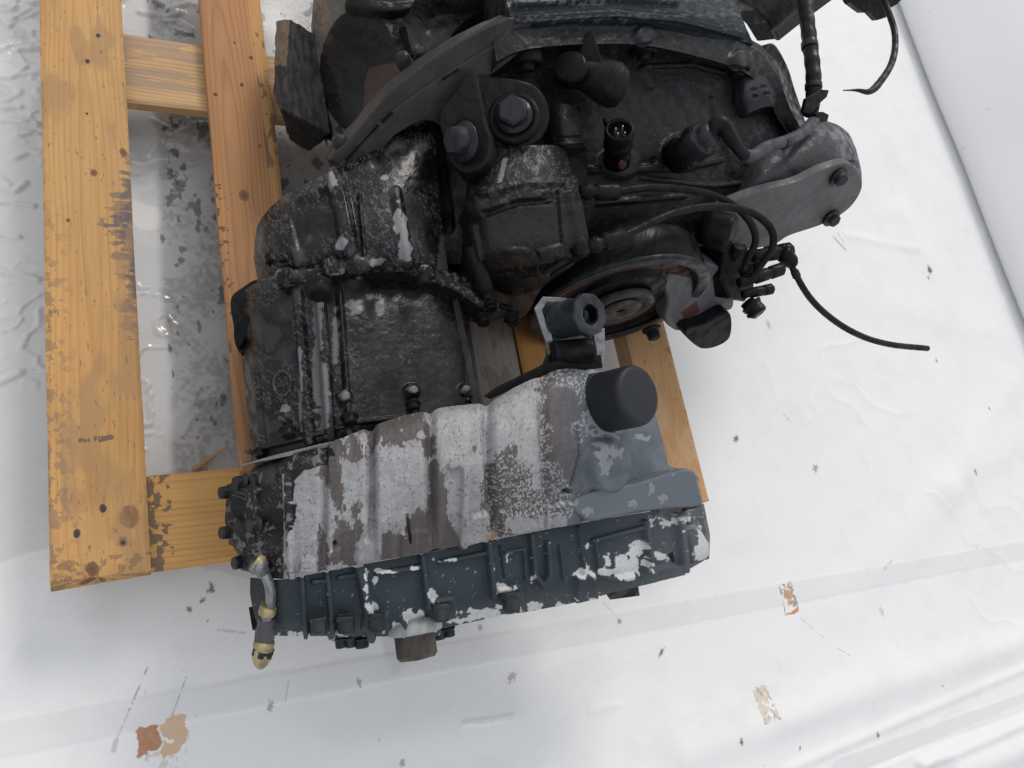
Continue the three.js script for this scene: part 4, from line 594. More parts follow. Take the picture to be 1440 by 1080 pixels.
  put('bell_housing', surf([
    [[560, 160, .36], [640, 100, .42], [720, 56, .465], [800, 46, .482], [900, 46, .482], [1000, 66, .47], [1056, 86, .445], [1096, 118, .415], [1118, 172, .37]],
    [[575, 205, .34], [650, 150, .40], [725, 105, .44], [805, 90, .455], [900, 90, .455], [990, 108, .445], [1040, 128, .42], [1084, 152, .39], [1108, 195, .35]],
    [[590, 260, .33], [660, 225, .385], [735, 190, .42], [810, 170, .43], [900, 165, .432], [980, 180, .42], [1030, 195, .40], [1070, 210, .37], [1095, 225, .33]],
    [[605, 330, .34], [670, 310, .37], [745, 285, .385], [815, 265, .395], [900, 258, .395], [970, 262, .385], [1020, 270, .365], [1055, 275, .345], [1080, 280, .32]],
    [[620, 370, .32], [680, 372, .34], [755, 365, .335], [822, 352, .335], [900, 340, .335], [965, 335, .33], [1010, 335, .32], [1045, 335, .305], [1065, 330, .29]],
  ], { nu: 250, nv: 170, base: 0.28, inset: 0.12, colour: bellC, detail: most([rib([[905, 95], [970, 92], [1020, 105]], 9, 0.008), rib([[830, 240], [960, 236], [1010, 225]], 12, 0.010), rib([[905, 100], [912, 120]], 20, 0.008), boss(960, 215, 34, 30, 0.012, 0.3), boss(868, 232, 34, 26, 0.014, 0.4), rib([[1000, 140], [1030, 240]], 9, 0.006), rib([[840, 285], [960, 275]], 10, 0.006), boss(918, 226, 5, 4, -0.01, 0.2), rib([[900, 250], [1000, 262], [1040, 258]], 8, 0.006), rib([[610, 180], [630, 320]], 20, -0.02, 0.5)]) }), M.cast);
  const rimC = (x, y) => { let c = mixc(oily(x, y), [0.020, 0.0225, 0.025], 0.6); if (fbm(x * 0.15, y * 0.15, 4) > 0.70) c = mixc(c, [0.05, 0.052, 0.055], 0.7); return c; };
  put('bell_flange', surf([
    [[690, 44, .470], [720, 24, .482], [800, 16, .488], [900, 17, .488], [1000, 36, .475], [1064, 60, .45], [1098, 96, .415], [1118, 148, .375], [1142, 186, .325]],
    [[692, 52, .492], [722, 33, .506], [800, 26, .514], [900, 27, .514], [998, 46, .501], [1060, 68, .476], [1092, 102, .441], [1112, 152, .40], [1134, 190, .350]],
    [[693, 55, .494], [722, 36, .508], [800, 29, .516], [900, 30, .516], [997, 49, .503], [1058, 71, .478], [1090, 105, .443], [1110, 155, .402], [1132, 192, .352]],
    [[698, 84, .490], [732, 68, .503], [802, 60, .510], [900, 60, .510], [988, 78, .495], [1044, 97, .471], [1074, 122, .435], [1096, 166, .393], [1120, 199, .345]],
    [[699, 87, .486], [733, 71, .499], [803, 63, .506], [900, 63, .506], [987, 81, .491], [1043, 100, .467], [1073, 125, .431], [1095, 169, .389], [1118, 201, .341]],
    [[702, 96, .455], [736, 80, .465], [804, 72, .472], [900, 72, .472], [984, 90, .457], [1038, 108, .434], [1068, 132, .40], [1090, 176, .36], [1114, 204, .318]],
  ], { nu: 300, nv: 60, base: 0.33, inset: 0.02, colour: rimC, detail: most([boss(905, 50, 18, 16, 0.008), boss(1040, 84, 20, 16, 0.008), rib([[730, 42], [800, 36], [900, 37], [1000, 57]], 4, 0.0025), rib([[760, 50], [960, 52]], 3, -0.002)]) }), M.cast);
  // left part: two flat flanges with a joint line between them
  const rimE = P(712, 46, .500).sub(P(480, 228, .358)).normalize(), rimN = V3(-.1, .62, .76).addScaledVector(rimE, -rimE.dot(V3(-.1, .62, .76))).normalize(), rimMat = metal([0.034, 0.031, 0.029], 0.7, 0, 0.0005, { map: faintGrime, specularIntensity: 0.5 });
  const rimO = P(480, 228, .364);
  put('flange_plate', slab([[500, 206], [540, 166], [590, 128], [640, 96], [700, 62], [730, 52], [744, 62], [724, 78], [690, 104], [668, 136], [650, 168], [622, 178], [600, 166], [576, 176], [552, 190], [534, 212], [518, 228]], rimO, rimN, .045, .003), rimMat);
  put('rear_flange', slab([[464, 226], [482, 208], [506, 182], [540, 140], [558, 122], [600, 88], [650, 58], [690, 38], [720, 26], [752, 24], [742, 44], [706, 60], [640, 98], [590, 130], [540, 170], [500, 210], [480, 236]], rimO.clone().addScaledVector(rimN, -.004), rimN, .04, .003), rimMat);
  put('flange_foot', slab([[474, 238], [500, 206], [520, 190], [550, 184], [540, 212], [512, 234], [490, 244]], rimO.clone().addScaledVector(rimN, -.001), rimN, .03, .003), rimMat);
  for (const [a, b, w] of [[[486, 226], [532, 176], 3], [[537, 172], [552, 158], 4.5], [[622, 112], [646, 97], 3.5]]) { const n = V3(b[0] - a[0], b[1] - a[1], 0), s = Math.hypot(n.x, n.y), ox = -n.y / s * w / 2, oy = n.x / s * w / 2; put('joint_gap', slab([[a[0] + ox, a[1] + oy], [b[0] + ox, b[1] + oy], [b[0] - ox, b[1] - oy], [a[0] - ox, a[1] - oy]], rimO.clone().addScaledVector(rimN, .0012), rimN, .002, .0004), M.black); }
  for (const [x, y, h, r] of [[570, 90, .42, .0105], [481, 206, .362, .010]]) put('flange_lug', lathe(P(x, y, h), facing(x, y, -0.45, -1, 0.45), [[0, -.02], [r, -.02], [r * 1.08, 0], [r, .010], [r * .8, .015], [r * .35, .017], [0, .017]], 28), M.steel);
  for (const [x, y, h, r] of [[742, 88, .478, .016], [905, 74, .482, .0155], [1036, 98, .458, .017]]) { const d = facing(x, y, 0.05, 1, 0.35), o = P(x, y, h); put('bolt_seat', lathe(o, d, [[0, -.025], [r * 1.3, -.025], [r * 1.35, 0], [r * 1.2, .004], [r * .95, .004], [r * .95, -.004], [0, -.004]], 30), M.dark); put('bolt', hexHead(o, d, r * 1.2, .012, r * .85, x), M.dark); }

  // ---- top cover with raised ridges, blue black
  put('top_cover', surf([
    [[700, -60, .50], [780, -62, .52], [860, -64, .525], [940, -60, .52], [1020, -40, .50]],
    [[708, -20, .51], [782, -26, .528], [862, -28, .533], [944, -20, .526], [1034, 2, .505]],
    [[716, 18, .515], [786, 10, .53], [864, 6, .535], [950, 14, .527], [1050, 40, .50]],
    [[722, 36, .508], [790, 30, .522], [866, 28, .526], [954, 36, .518], [1060, 62, .485]],
  ], { nu: 190, nv: 90, base: 0.42, inset: 0.04, colour: (x, y) => { let c = mixc([0.010, 0.0135, 0.017], [0.022, 0.028, 0.034], fbm(x * 0.03, y * 0.05, 3)); const a = (x - 720) * 0.0; const e1 = Math.abs(y - (6 - (x - 730) * 0.02)), e2 = Math.abs(y - (27 - (x - 730) * 0.02)), nn = fbm(x * 0.2, y * 0.4, 4); if (e1 < 3.5 && nn > 0.42 && x < 850) c = mixc(c, [0.12, 0.13, 0.14], 0.75); if (e2 < 3 && nn > 0.5) c = mixc(c, [0.09, 0.095, 0.1], 0.7); if (nn > 0.70) c = [0.07, 0.075, 0.08]; return c; }, detail: most([rib([[724, 8], [780, 4], [860, -2], [950, 4]], 12, 0.008), rib([[728, 28], [780, 24], [860, 20], [950, 28], [1040, 50]], 12, 0.008), rib([[712, -16], [780, -22], [950, -18]], 10, 0.006), boss(866, 22, 12, 5, -0.008)]) }), M.cast);

  // ---- clutch housing behind at the left
  put('clutch_housing', surf([
    [[440, -50, .26], [462, -60, .34], [510, -64, .38], [580, -66, .39], [660, -66, .37], [740, -60, .34]],
    [[441, 20, .26], [464, 14, .335], [512, 10, .375], [580, 4, .38], [650, 0, .37], [715, -6, .34]],
    [[447, 90, .25], [470, 84, .32], [514, 78, .355], [566, 66, .36], [615, 52, .36], [668, 36, .34]],
    [[462, 170, .24], [482, 160, .30], [510, 146, .33], [546, 130, .34], [580, 110, .34], [618, 90, .33]],
    [[478, 222, .24], [492, 212, .28], [510, 200, .31], [534, 182, .32], [560, 164, .32], [590, 140, .31]],
  ], { nu: 150, nv: 150, base: 0.16, inset: 0.15, colour: (x, y) => { const n = fbm(x * 0.05, y * 0.05, 4); let c = mixc([0.075, 0.066, 0.056], [0.125, 0.115, 0.10], n); const oval = Math.hypot((x - 505) / 56, (y - 100) / 88); if (x > 486 && y < 34) c = oily(x, y, 0.5); if (x > 552 && y < 112) c = oily(x, y, 0.6); if (oval < 1.0) c = oily(x, y, 0.5); if (x > 508 && y > 88 && y + (x - 508) * 0.1 < 210 && x < 566 && Math.hypot((x - 545) / 42, (y - 135) / 55) < 1) c = mixc([0.036, 0.022, 0.018], [0.050, 0.030, 0.024], n); return c; }, detail: most([boss(505, 100, 60, 92, -0.022, 0.85), rib([[566, 40], [576, 80]], 6, 0.010), boss(640, 26, 96, 60, -0.03, 0.8), rib([[498, 8], [545, 14], [600, 8]], 30, 0.010, 0.7)]) }), M.cast);  // dark oval and top cavities: shade of the recesses put into the colour
  put('housing_core', surf([
    [[520, -60, .30], [600, -60, .30], [680, -50, .30], [760, -30, .32]],
    [[522, 40, .29], [600, 40, .29], [680, 30, .29], [760, 30, .30]],
    [[530, 130, .28], [590, 128, .29], [650, 112, .30], [720, 90, .31]],
    [[520, 205, .27], [570, 190, .28], [630, 170, .29], [690, 150, .30]],
  ], { nu: 50, nv: 50, base: 0.2, inset: 0.05, colour: (x, y) => oily(x, y, 0.7) }), M.cast);
  put('front_casing_web', slab([[461, 196], [470, 200], [474, 238], [465, 244], [458, 216]], P(466, 218, .34), V3(-.4, .9, .1), .02, .002), M.brownSteel);

  // ---- lever plates with their large bolts
  const nL = V3(-0.62, 0.74, 0.12), nM = V3(-0.25, 0.86, 0.32);
  const leverPlate = put('lever_plate', slab(rounded([[617, 160], [640, 128], [664, 98], [672, 126], [682, 165], [690, 200], [686, 224], [673, 238], [652, 242], [636, 232], [625, 200]]), P(655, 190, .455), nL, .05, .005), M.dark);
  const b1 = facing(650, 197, -1, -0.1, 0.66), b2 = facing(722, 160, -0.25, -0.9, 0.9);
  put('bolt', hexHead(P(655, 199, .462), b1, .034, .024, .0255, 0.2), M.steel, leverPlate);
  put('plate_washer', lathe(P(655, 199, .460), b1, [[0.018, 0], [.029, 0], [.029, .003], [.018, .003]], 36), M.black, leverPlate);
  const selPlate = put('selector_plate', slab(rounded([[664, 108], [690, 106], [752, 118], [772, 146], [772, 176], [756, 200], [730, 212], [704, 208], [688, 190], [674, 140]]), P(722, 168, .458), nM, .045, .006), M.dark);
  put('plate_boss', lathe(P(723, 168, .463), b2, [[0, 0], [.036, 0], [.036, .006], [.032, .009], [.027, .009], [.027, .004], [0, .004]], 40), M.dark, selPlate);
  put('bolt', hexHead(P(723, 163, .470), b2, .037, .022, .0255, 0.9), M.steel, selPlate);

  // ---- selector box
  const boxC = (x, y) => { let c = mixc(oily(x, y), [0.022, 0.0195, 0.0205], y > 285 ? 0.8 : 0.3); if (y < 275 && fbm(x * 0.45, y * 0.45, 3) > 0.64) c = mixc(c, [0.08, 0.08, 0.085], 0.6); if (Math.abs(x - (704 + (250 - y) * 0.25)) < 3.5 && y > 222 && y < 262 && fbm(x * 0.1, y * 0.1, 2) > 0.35) c = [0.15, 0.15, 0.155]; if (y > 262 && y < 290 && fbm(x * 0.13, y * 0.2, 4) > 0.64) c = mixc(c, [0.07, 0.067, 0.067], 0.6); if (fbm(x * 0.12 + 30, y * 0.12, 3) > 0.72) c = [0.012, 0.012, 0.012]; return c; };
  put('selector_box', surf([
    [[664, 214, .40], [690, 206, .435], [735, 205, .455], [775, 204, .455], [795, 208, .43]],
    [[662, 270, .40], [686, 258, .445], [734, 250, .462], [782, 250, .462], [806, 254, .44]],
    [[662, 296, .40], [684, 284, .445], [734, 275, .463], [786, 274, .463], [812, 280, .44]],
    [[664, 330, .395], [686, 318, .435], [736, 308, .452], [790, 306, .452], [820, 312, .43]],
    [[668, 366, .385], [690, 356, .42], [738, 350, .435], [790, 344, .436], [824, 342, .42]],
    [[676, 384, .36], [698, 378, .385], [742, 374, .395], [788, 366, .398], [824, 354, .395]],
  ], { nu: 180, nv: 190, base: 0.30, inset: 0.1, colour: boxC, detail: most([rib([[680, 272], [735, 258], [800, 256]], 14, 0.007), rib([[684, 300], [730, 285], [770, 282]], 13, -0.010, 0.6), rib([[798, 256], [808, 300], [818, 350]], 22, 0.008, 0.5), rib([[784, 270], [790, 340]], 6, -0.005), boss(672, 290, 16, 20, 0.010, 0.6), boss(775, 276, 14, 8, -0.006, 0.5), rib([[668, 318], [676, 362]], 10, 0.006), boss(728, 352, 20, 6, 0.004), pad([[752, 350], [790, 340], [796, 356], [758, 362]], 0.005)]) }), M.cast);
  put('pillar', rod([662, 346, .40], [684, 408, .37], [[0, 0], [.0105, 0], [.0105, .9], [.0092, 1], [.006, 1], [.006, .96], [0, .96]], 24), M.dark);
  put('bolt', hexHead(P(684, 409, .366), V3(.1, -.3, .9), .013, .012, .009), M.dark);
  put('bore', rod([812, 334, .428], [818, 358, .418], [[0, .9], [.0085, .9], [.0085, 1], [.0125, 1], [.0132, .9], [.0132, 0], [0, 0]], 28), M.dark);
  for (const [a, b, w] of [[[708, 360, .405], [740, 384, .382], 6], [[760, 350, .408], [753, 384, .382], 8], [[798, 362, .40], [764, 384, .382], 7], [[806, 369, .395], [774, 388, .378], 6]]) put('web', rod(a, b, [[0, 0], [.0032, 0], [.0038, .5], [.0034, 1], [0, 1]], 8), M.dark);
  put('box_foot', surf([
    [[680, 380, .355], [715, 378, .375], [755, 378, .38], [800, 366, .38], [820, 360, .37]],
    [[684, 390, .35], [718, 392, .365], [758, 390, .37], [788, 380, .37], [806, 374, .36]],
    [[690, 398, .33], [722, 402, .345], [758, 398, .35], [778, 390, .35], [790, 384, .34]],
  ], { nu: 80, nv: 30, base: 0.30, inset: 0.1, colour: (x, y) => oily(x, y, 0.8) }), M.cast);
  const brownPlate = put('brown_plate', slab(rounded([[684, 398], [772, 386], [757, 412], [742, 440], [726, 449], [700, 440], [684, 424]]), P(725, 415, .315), V3(0, .9, .35), .02, .003), metal([0.045, 0.028, 0.020], 0.85, 0, 0.0004, { map: flatGrime }));
  for (const [x, y] of [[724, 402], [720, 446], [678, 446]]) put('bolt', hexHead(P(x, y, .328), V3(0, .3, .95), .018, .012, .013, x), M.dark, brownPlate);

  // ---- cylinder group under the rim
  put('lever_hub', rod([796, 96, .475], [880, 126, .495], [[0, 0], [.019, .0], [.023, .08], [.022, .3], [.026, .5], [.031, .66], [.032, .8], [.027, .94], [.014, 1], [0, 1]], 36), M.dark);
  put('lever_web', slab([[822, 52], [832, 44], [846, 84], [852, 104], [820, 100], [812, 84]], P(832, 80, .505), V3(-.5, .6, .6), .014, .003), M.dark);
  put('hub_cap', rod([806, 104, .492], [800, 90, .508], [[0, 0], [.024, 0], [.024, .6], [.020, 1], [0, 1]], 30), M.black);
  put('rib_post', surf([[[772, 150, .45], [790, 146, .468], [806, 150, .462], [816, 160, .44]], [[774, 180, .445], [792, 178, .463], [810, 180, .457], [820, 188, .435]], [[780, 204, .435], [796, 204, .45], [814, 204, .446], [824, 206, .43]], [[782, 212, .42], [798, 213, .43], [814, 212, .428], [824, 211, .415]]], { nu: 50, nv: 60, base: .38, inset: .06, colour: (x, y) => mixc(oily(x, y), [0.016, 0.0175, 0.019], 0.6), detail: most([rib([[778, 202], [820, 200]], 5, 0.004), rib([[782, 194], [818, 192]], 3, -0.003)]) }), M.cast);
  // ---- round connector with four pins
  const socketDir = facing(871, 200, 0.08, -1, 0.72), sk = P(871, 181, .485);
  const socket = put('socket', lathe(sk.clone().addScaledVector(socketDir, -.066), socketDir, [[0, 0], [.020, 0], [.020, .30], [.0185, .34], [.0185, .5], [.0215, .54], [.0215, .62], [.019, .66], [.019, .76], [.021, .8], [.021, .94], [.0195, 1], [.0165, 1], [.0155, .95], [.0155, .72], [0, .72]].map(([r, t]) => [r, t * .066]), 40), M.black);
  for (const [x, y] of [[866, 180], [876, 177], [869, 187], [879, 186]]) { const a = PP(x, y, sk.clone().addScaledVector(socketDir, -.004), socketDir), d = socketDir; put('pin', lathe(a.addScaledVector(d, -.014), d, [[0, 0], [.0016, 0], [.0016, .013], [.0008, .0145], [0, .0145]], 10), M.pin, socket); }
  put('socket_key', rod([852, 176, .47], [850, 168, .478], [[0, 0], [.003, 0], [.003, 1], [0, 1]], 8), M.black);
  put('rust_spot', boss0(P(875, 231, .446), V3(.1, .75, .65), .008), M.rust, socket);
  // ---- second plug with knurled ring and boot
  put('plug_body', lathe(P(948, 222, .428), facing(955, 212, 0.8, -0.5, 0.62), [[0, 0], [.026, 0], [.0265, .016], [.022, .02], [.022, .05], [0, .05]], 36), M.black);
  { const a = P(972, 206, .452), d = facing(985, 195, 0.8, -0.5, 0.62), L = .045; const g = [lathe(a, d, [[.0, 0], [.023, 0], [.0245, L * .1], [.0245, L * .55], [.022, L * .62], [.016, L * .7], [.016, L], [0, L]], 40)]; const q = new THREE.Quaternion().setFromUnitVectors(V3(0, 1, 0), d.clone().normalize()); for (let k = 0; k < 26; k++) { const b = new THREE.BoxGeometry(.0028, L * .42, .0034); b.translate(.0262, L * .33, 0); b.rotateY(k / 26 * 6.2832); b.applyQuaternion(q); b.translate(a.x, a.y, a.z); g.push(planarUV(b, 'xy')); } put('knurled_ring', mergeGeometries(g.map((x) => x.index ? x.toNonIndexed() : x)), M.steel); }
  put('cable_boot', tube([P(998, 190, .484), P(1006, 176, .50), P(1014, 174, .505), P(1028, 195, .50), P(1046, 219, .485)], (s) => 0.0115 - 0.003 * smooth(0.35, 1, s) , 50, 18), M.dark);
  put('cable', tube([P(1047, 219, .484), P(1058, 219, .48), P(1076, 208, .475), P(1100, 200, .468), P(1124, 190, .455), P(1146, 168, .44)], (s) => 0.0088 + 0.0016 * fbm(s * 7, 3, 2), 70, 14), M.greyCable);
  put('harness_tube', tube([P(1130, -30, .46), P(1134, 20, .455), P(1140, 70, .45), P(1144, 110, .445), P(1143, 145, .43), P(1138, 160, .41)], (s) => 0.0135 + 0.0006 * Math.sin(s * 60), 80, 18), M.rubber);
  put('cable_tie', slab([[1130, 158], [1134, 140], [1142, 134], [1156, 126], [1166, 127], [1163, 136], [1152, 146], [1140, 162]], P(1148, 146, .45), V3(.2, .8, .5), .007, .0015), M.black);
  put('cable_tie_head', slab([[1147, 160], [1158, 157], [1166, 162], [1164, 170], [1152, 172]], P(1156, 165, .45), V3(.2, .8, .5), .012, .002), M.black);
  put('loose_cable', tube([P(1236, -20, .40), P(1247, 10, .40), P(1258, 45, .40), P(1256, 82, .40), P(1240, 112, .40), P(1222, 129, .40), P(1206, 127, .40), P(1186, 127, .40)], (s) => s < 0.72 ? 0.0078 - 0.0015 * (1 - s) : 0.0078 * (1 - 0.85 * smooth(0.74, 1, s)), 90, 14), M.rubber);

  // ---- frame member and bracket at the top right edge
  put('cross_member', slab([[1020, -40], [1034, -6], [1062, 10], [1080, 30], [1094, 54], [1120, 36], [1178, -8], [1200, -40]], P(1100, 10, .36), V3(.3, .8, .5), .05, .006), M.black);
  put('cross_member_lip', slab([[1090, 44], [1122, 16], [1170, -16], [1186, -12], [1130, 30], [1096, 56]], P(1110, 34, .367), V3(.2, .7, .7), .012, .003), M.steel);
  put('loose_bracket', slab([[1188, -14], [1196, 2], [1214, 16], [1224, 16], [1236, 28], [1247, 24], [1250, 12], [1264, 4], [1280, -14]], P(1230, 8, .36), V3(0, .8, .6), .02, .003), M.dark);
  put('side_arm', slab(rounded([[1086, 60], [1106, 88], [1120, 130], [1132, 168], [1138, 196], [1120, 200], [1100, 170], [1086, 120], [1074, 90]]), P(1106, 130, .39), V3(.4, .85, .3), .04, .006), M.dark);
  put('sensor_block', surf([[[1030, 110, .43], [1046, 96, .45], [1068, 88, .452], [1084, 100, .43]], [[1036, 138, .428], [1050, 130, .446], [1074, 122, .446], [1090, 130, .425]], [[1040, 160, .41], [1054, 158, .425], [1076, 150, .424], [1092, 150, .405]]], { nu: 60, nv: 60, base: .36, inset: .06, colour: (x, y) => { let c = mixc(oily(x, y), [0.030, 0.032, 0.036], 0.7); for (const [a, b] of [[1060, 126], [1074, 122], [1062, 136], [1077, 132]]) if (Math.hypot((x - a) / 6, (y - b + (x - a) * 0.3) / 2.5) < 1) c = [0.012, 0.012, 0.012]; return c; }, detail: most([[1060, 126], [1074, 122], [1062, 136], [1077, 132]].map(([a, b]) => boss(a, b, 6, 3, -0.003, 0.5))) }), M.cast);

  // ---- side cover at the right
  const coverN = V3(0.05, 0.42, 0.9);
  const sideCover = put('side_cover', slab(rounded([[1030, 284], [1075, 268], [1120, 256], [1165, 236], [1195, 231], [1210, 246], [1213, 263], [1202, 285], [1186, 300], [1158, 315], [1108, 333], [1085, 346], [1010, 350], [993, 341], [990, 322], [1003, 300]]), P(1110, 292, .385), coverN, .018, .004), metal([0.112, 0.113, 0.115], 0.7, 0.0, 0.0003, { map: faintGrime, specularIntensity: 0.5 }));
  put('side_housing', surf([
    [[1030, 262, .34], [1060, 214, .375], [1104, 190, .39], [1142, 173, .395], [1166, 171, .39], [1192, 186, .375], [1204, 210, .36]],
    [[1036, 268, .36], [1068, 228, .40], [1110, 205, .415], [1148, 190, .42], [1172, 190, .415], [1196, 204, .395], [1208, 226, .375]],
    [[1040, 274, .375], [1074, 248, .41], [1116, 230, .42], [1154, 214, .424], [1176, 212, .42], [1200, 220, .40], [1211, 238, .385]],
    [[1040, 282, .375], [1076, 268, .395], [1120, 256, .405], [1160, 240, .413], [1182, 234, .413], [1202, 240, .405], [1212, 254, .39]],
  ], { nu: 130, nv: 90, base: 0.3, inset: 0.15, colour: (x, y) => { let c = mixc(oily(x, y), [0.055, 0.058, 0.063], 0.8); if (blot([[1175, 195, 16, 10], [1182, 215, 5, 26], [1150, 190, 20, 6]])(x, y) + (fbm(x * 0.12, y * 0.12, 4) - 0.5) * 1.6 > 0.3) c = [0.11, 0.115, 0.12]; return c; }, detail: most([rib([[1044, 276], [1120, 252], [1165, 234], [1200, 228]], 7, -0.004), dome(1150, 215, 50, 40, 0.008)]) }), M.cast);
  for (const [x, y] of [[1178, 248], [1168, 306]]) { put('washer', lathe(PP(x, y, P(1110, 292, .386), coverN), coverN, [[0, 0], [.017, 0], [.017, .004], [.010, .005], [0, .005]], 28), M.steel, sideCover); put('bolt', hexHead(PP(x, y, P(1110, 292, .390), coverN), coverN, .021, .015, .014, x), M.steel, sideCover); }
  put('lower_boss', rod([985, 318, .36], [1030, 330, .39], [[0, 0], [.028, 0], [.032, .4], [.032, .9], [.028, 1], [0, 1]], 36), M.dark);

  // ---- pressure lines
  put('pressure_line', tube([P(872, 269, .445), P(905, 264, .45), P(958, 266, .45), P(1000, 274, .448), P(1036, 292, .445), P(1058, 318, .44), P(1062, 342, .42), P(1052, 362, .40), P(1046, 378, .38)], 0.0058, 90, 12), M.dark);
  put('pressure_line', tube([P(876, 332, .44), P(905, 318, .445), P(945, 300, .45), P(990, 291, .45), P(1030, 292, .45), P(1066, 304, .445), P(1086, 326, .435), P(1086, 350, .42), P(1072, 370, .40), P(1060, 388, .38)], 0.006, 90, 12), M.dark);
  for (const [a, b] of [[[814, 270, .435], [872, 270, .445]], [[826, 348, .425], [880, 331, .44]]]) put('line_fitting', rod(a, b, [[0, 0], [.010, 0], [.010, .15], [.012, .16], [.012, .28], [.0085, .3], [.0085, .42], [.0128, .44], [.0128, .9], [.010, .96], [.0055, 1], [0, 1]], 8), M.dark);
  put('bellows', rod([935, 372, .30], [930, 330, .34], [[0, 0], [.052, 0], [.052, .12], [.044, .2], [.047, .32], [.047, .4], [.038, .48], [.040, .6], [.040, .7], [.030, .8], [.030, 1], [0, 1]], 44), M.black);

  // ---- valve block with unions at the right
  put('valve_block', slab([[1020, 350], [1050, 344], [1062, 372], [1060, 410], [1048, 424], [1028, 420], [1014, 390]], P(1040, 385, .335), V3(.3, .8, .5), .05, .004), M.black);
  for (const [a, b, r] of [[[1040, 398, .35], [1100, 378, .365], .0115], [[1045, 414, .345], [1086, 406, .355], .0095], [[1058, 360, .36], [1112, 352, .372], .014], [[1040, 384, .35], [1070, 372, .38], .009], [[1050, 424, .335], [1064, 440, .335], .0155], [[1030, 364, .35], [1040, 346, .375], .011]]) put('union', rod(a, b, [[0, 0], [r * .8, 0], [r * .8, .35], [r, .37], [r, .62], [r * .75, .66], [r * .75, .72], [r * 1.05, .74], [r * 1.05, .95], [r * .8, 1], [0, 1]], 8), M.dark);
  put('union_nut', hexHead(P(1056, 428, .338), V3(.35, .25, .9), .028, .022, .018, .4), M.dark);
  put('cable_end', rod([1098, 352, .375], [1116, 372, .365], [[0, 0], [.0125, 0], [.015, .3], [.013, .8], [.009, 1], [0, 1]], 20), M.black);
  put('loose_cable', tube([P(1108, 362, .368), P(1120, 388, .36), P(1140, 420, .345), P(1172, 450, .33), P(1210, 472, .318), P(1250, 484, .308), P(1304, 490, .30)], 0.0057, 90, 14), M.rubber);

  // ---- output drum, flange and yoke
  const fN = V3(0.03, 0.06, 0.997), fC = P(870, 428, .272), fAt = (t) => fC.clone().addScaledVector(fN, t);
  put('brake_drum', lathe(fC, fN, [[0, -.085], [.10, -.085], [.136, -.075], [.149, -.055], [.1495, -.02], [.147, -.004], [.140, .0], [.132, -.002], [.122, -.014], [.092, -.016], [.086, -.006], [.080, -.002], [0, -.002]], 84), M.black);
  put('rust_ring', lathe(fAt(-.0145), fN, [[.094, 0], [.121, .0005], [.122, .0035], [.096, .003]], 72), M.rust);
  const outFlange = put('output_flange', lathe(fAt(-.001), fN, [[.0, .0], [.056, 0], [.058, .004], [.058, .010], [.055, .012], [.044, .012], [.040, .008], [.012, .008], [.010, .002], [0, .002]], 60), metal([0.060, 0.055, 0.052], 0.7, 0, 0.0004, { map: flatGrime }));
  put('hub_nut', lathe(fAt(.008), fN, [[.006, 0], [.034, 0], [.035, .004], [.031, .007], [.012, .007], [.007, .003]], 44), M.brownSteel, outFlange);
  put('flange_rim', lathe(fAt(-.006), fN, [[.131, 0], [.1500, 0], [.1515, .004], [.1500, .009], [.134, .009], [.131, .006]], 84), M.steel);
  const yoke = put('yoke', slab(rounded([[936, 392], [965, 374], [1002, 372], [1022, 386], [1031, 410], [1030, 434], [1010, 438], [1008, 454], [978, 462], [952, 466], [936, 452], [940, 420]]), P(985, 425, .285), V3(.12, .45, .9), .035, .006), M.greySteel);
  put('yoke_stripe', slab([[958, 440], [980, 424], [984, 438], [966, 452]], PP(970, 438, P(985, 425, .2862), V3(.12, .45, .9)), V3(.12, .45, .9), .002, .0005), metal([0.075, 0.026, 0.024], 0.8, 0), yoke);
  put('yoke_ear', slab(rounded([[964, 466], [990, 456], [1026, 440], [1027, 474], [1012, 486], [988, 491], [974, 482]]), P(998, 468, .25), V3(.1, .5, .86), .03, .004), M.dark);
  put('flange_nut', hexHead(P(916, 462, .215), V3(.04, .05, 1), .020, .020, .017, .3), M.dark);

  // ---- bracket with stub shaft on top of the rear casing
  const sheet = metal([0.042, 0.046, 0.052], 0.55, 0.1, 0.0003, { map: flatGrime });
  put('bracket_plate', slab([[755, 432], [767, 418], [812, 420], [826, 440], [838, 470], [838, 506], [800, 512], [775, 516], [764, 520], [772, 500], [772, 482]], P(775, 470, .392), V3(.30, .90, .3), .006, .0015), metal([0.050, 0.054, 0.060], 0.55, 0.1, 0.0004, { map: flatGrime }));
  put('bracket_edge', slab([[752, 433], [764, 417], [796, 419], [796, 423], [769, 423], [761, 436], [768, 458], [776, 472], [777, 492], [772, 500], [768, 482], [759, 456]], P(762, 460, .405), V3(-.2, .9, .4), .004, .001), M.zinc);
  put('bracket_foot', slab([[682, 558], [700, 546], [764, 514], [800, 502], [846, 500], [848, 516], [800, 522], [766, 526], [706, 553], [690, 560]], P(760, 525, .405), V3(0, .9, .4), .006, .0015), M.dark);
  const stubD = facing(815, 445, 1, -0.2, 0.74), stub0 = P(786, 451, .405), stub = (t) => stub0.clone().addScaledVector(stubD, t);
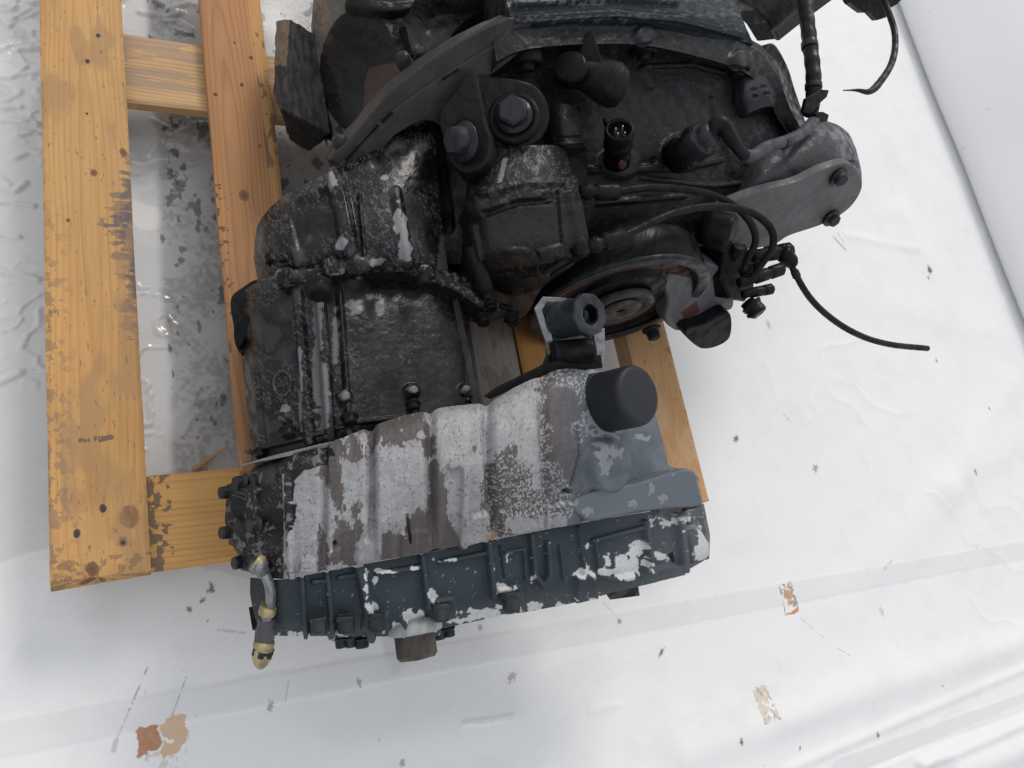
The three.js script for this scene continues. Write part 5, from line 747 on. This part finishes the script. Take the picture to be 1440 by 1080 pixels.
  const stubShaft = put('stub_shaft', lathe(stub(0), stubD, [[0, 0], [.0235, 0], [.0245, .003], [.0245, .058], [.0225, .061], [.0140, .061], [.0135, .048], [0, .046]], 44), sheet);
  put('shaft_collar', lathe(stub(.052), stubD, [[.0245, 0], [.0285, .001], [.0285, .009], [.0265, .0115], [.0145, .0115], [.0140, .006]], 9), sheet, stubShaft);
  put('socket_recess', lathe(stub(.040), stubD, [[.0138, 0], [.0138, .0228], [.0118, .0228], [.0112, .002], [0, .002]], 6), M.black, stubShaft);
  put('roller', rod([776, 498, .40], [834, 492, .415], [[0, 0], [.0155, 0], [.017, .08], [.017, .92], [.0155, 1], [0, 1]], 36), M.dark);
  put('bracket_back', slab([[836, 470], [850, 462], [852, 500], [848, 520], [838, 520]], P(844, 494, .395), V3(.2, .85, .5), .005, .001), M.zinc);

  // ---- black cap on the rear casing
  const capD = facing(860, 563, 1, -0.22, 0.66);
  put('cap_ring', lathe(P(838, 570, .396), capD, [[0, -.01], [.0475, -.01], [.049, 0], [.0475, .005], [.0405, .007], [0, .007]], 56), metal([0.26, 0.265, 0.27], 0.7, 0.2, 0.0005, { map: flatGrime }));
  const oilCap = put('oil_cap', lathe(P(841, 568, .400), capD, [[0, 0], [.0415, 0], [.0415, .002], [.0398, .004], [.0392, .062], [.0384, .067], [.0362, .0705], [.032, .072], [.0, .0725]], 72), M.capPlastic);
  for (const t of [.010, .0135]) put('cap_ridge', lathe(P(841, 568, .400).addScaledVector(capD, t), capD, [[.0385, 0], [.0402, .0006], [.0402, .0016], [.0385, .0022]], 64), M.capPlastic, oilCap);
  const bandAt = (a, b, r) => put('clamp_band', rod(a, b, [[r * .9, 0], [r, .05], [r, .95], [r * .9, 1]], 20), M.steel);
  bandAt([1138, 60, .452], [1139, 68, .451], .0152); bandAt([1144, 118, .443], [1144, 125, .441], .0152); bandAt([1117, 381, .363], [1121, 390, .360], .0072); bandAt([1100, 201, .468], [1106, 199, .466], .0112);
  put('cable_core', rod([1302, 490, .3002], [1305, 490, .2998], [[0, 0], [.0032, 0], [.0032, 1], [0, 1]], 12), M.zinc);
}

renderer.render(scene, camera);
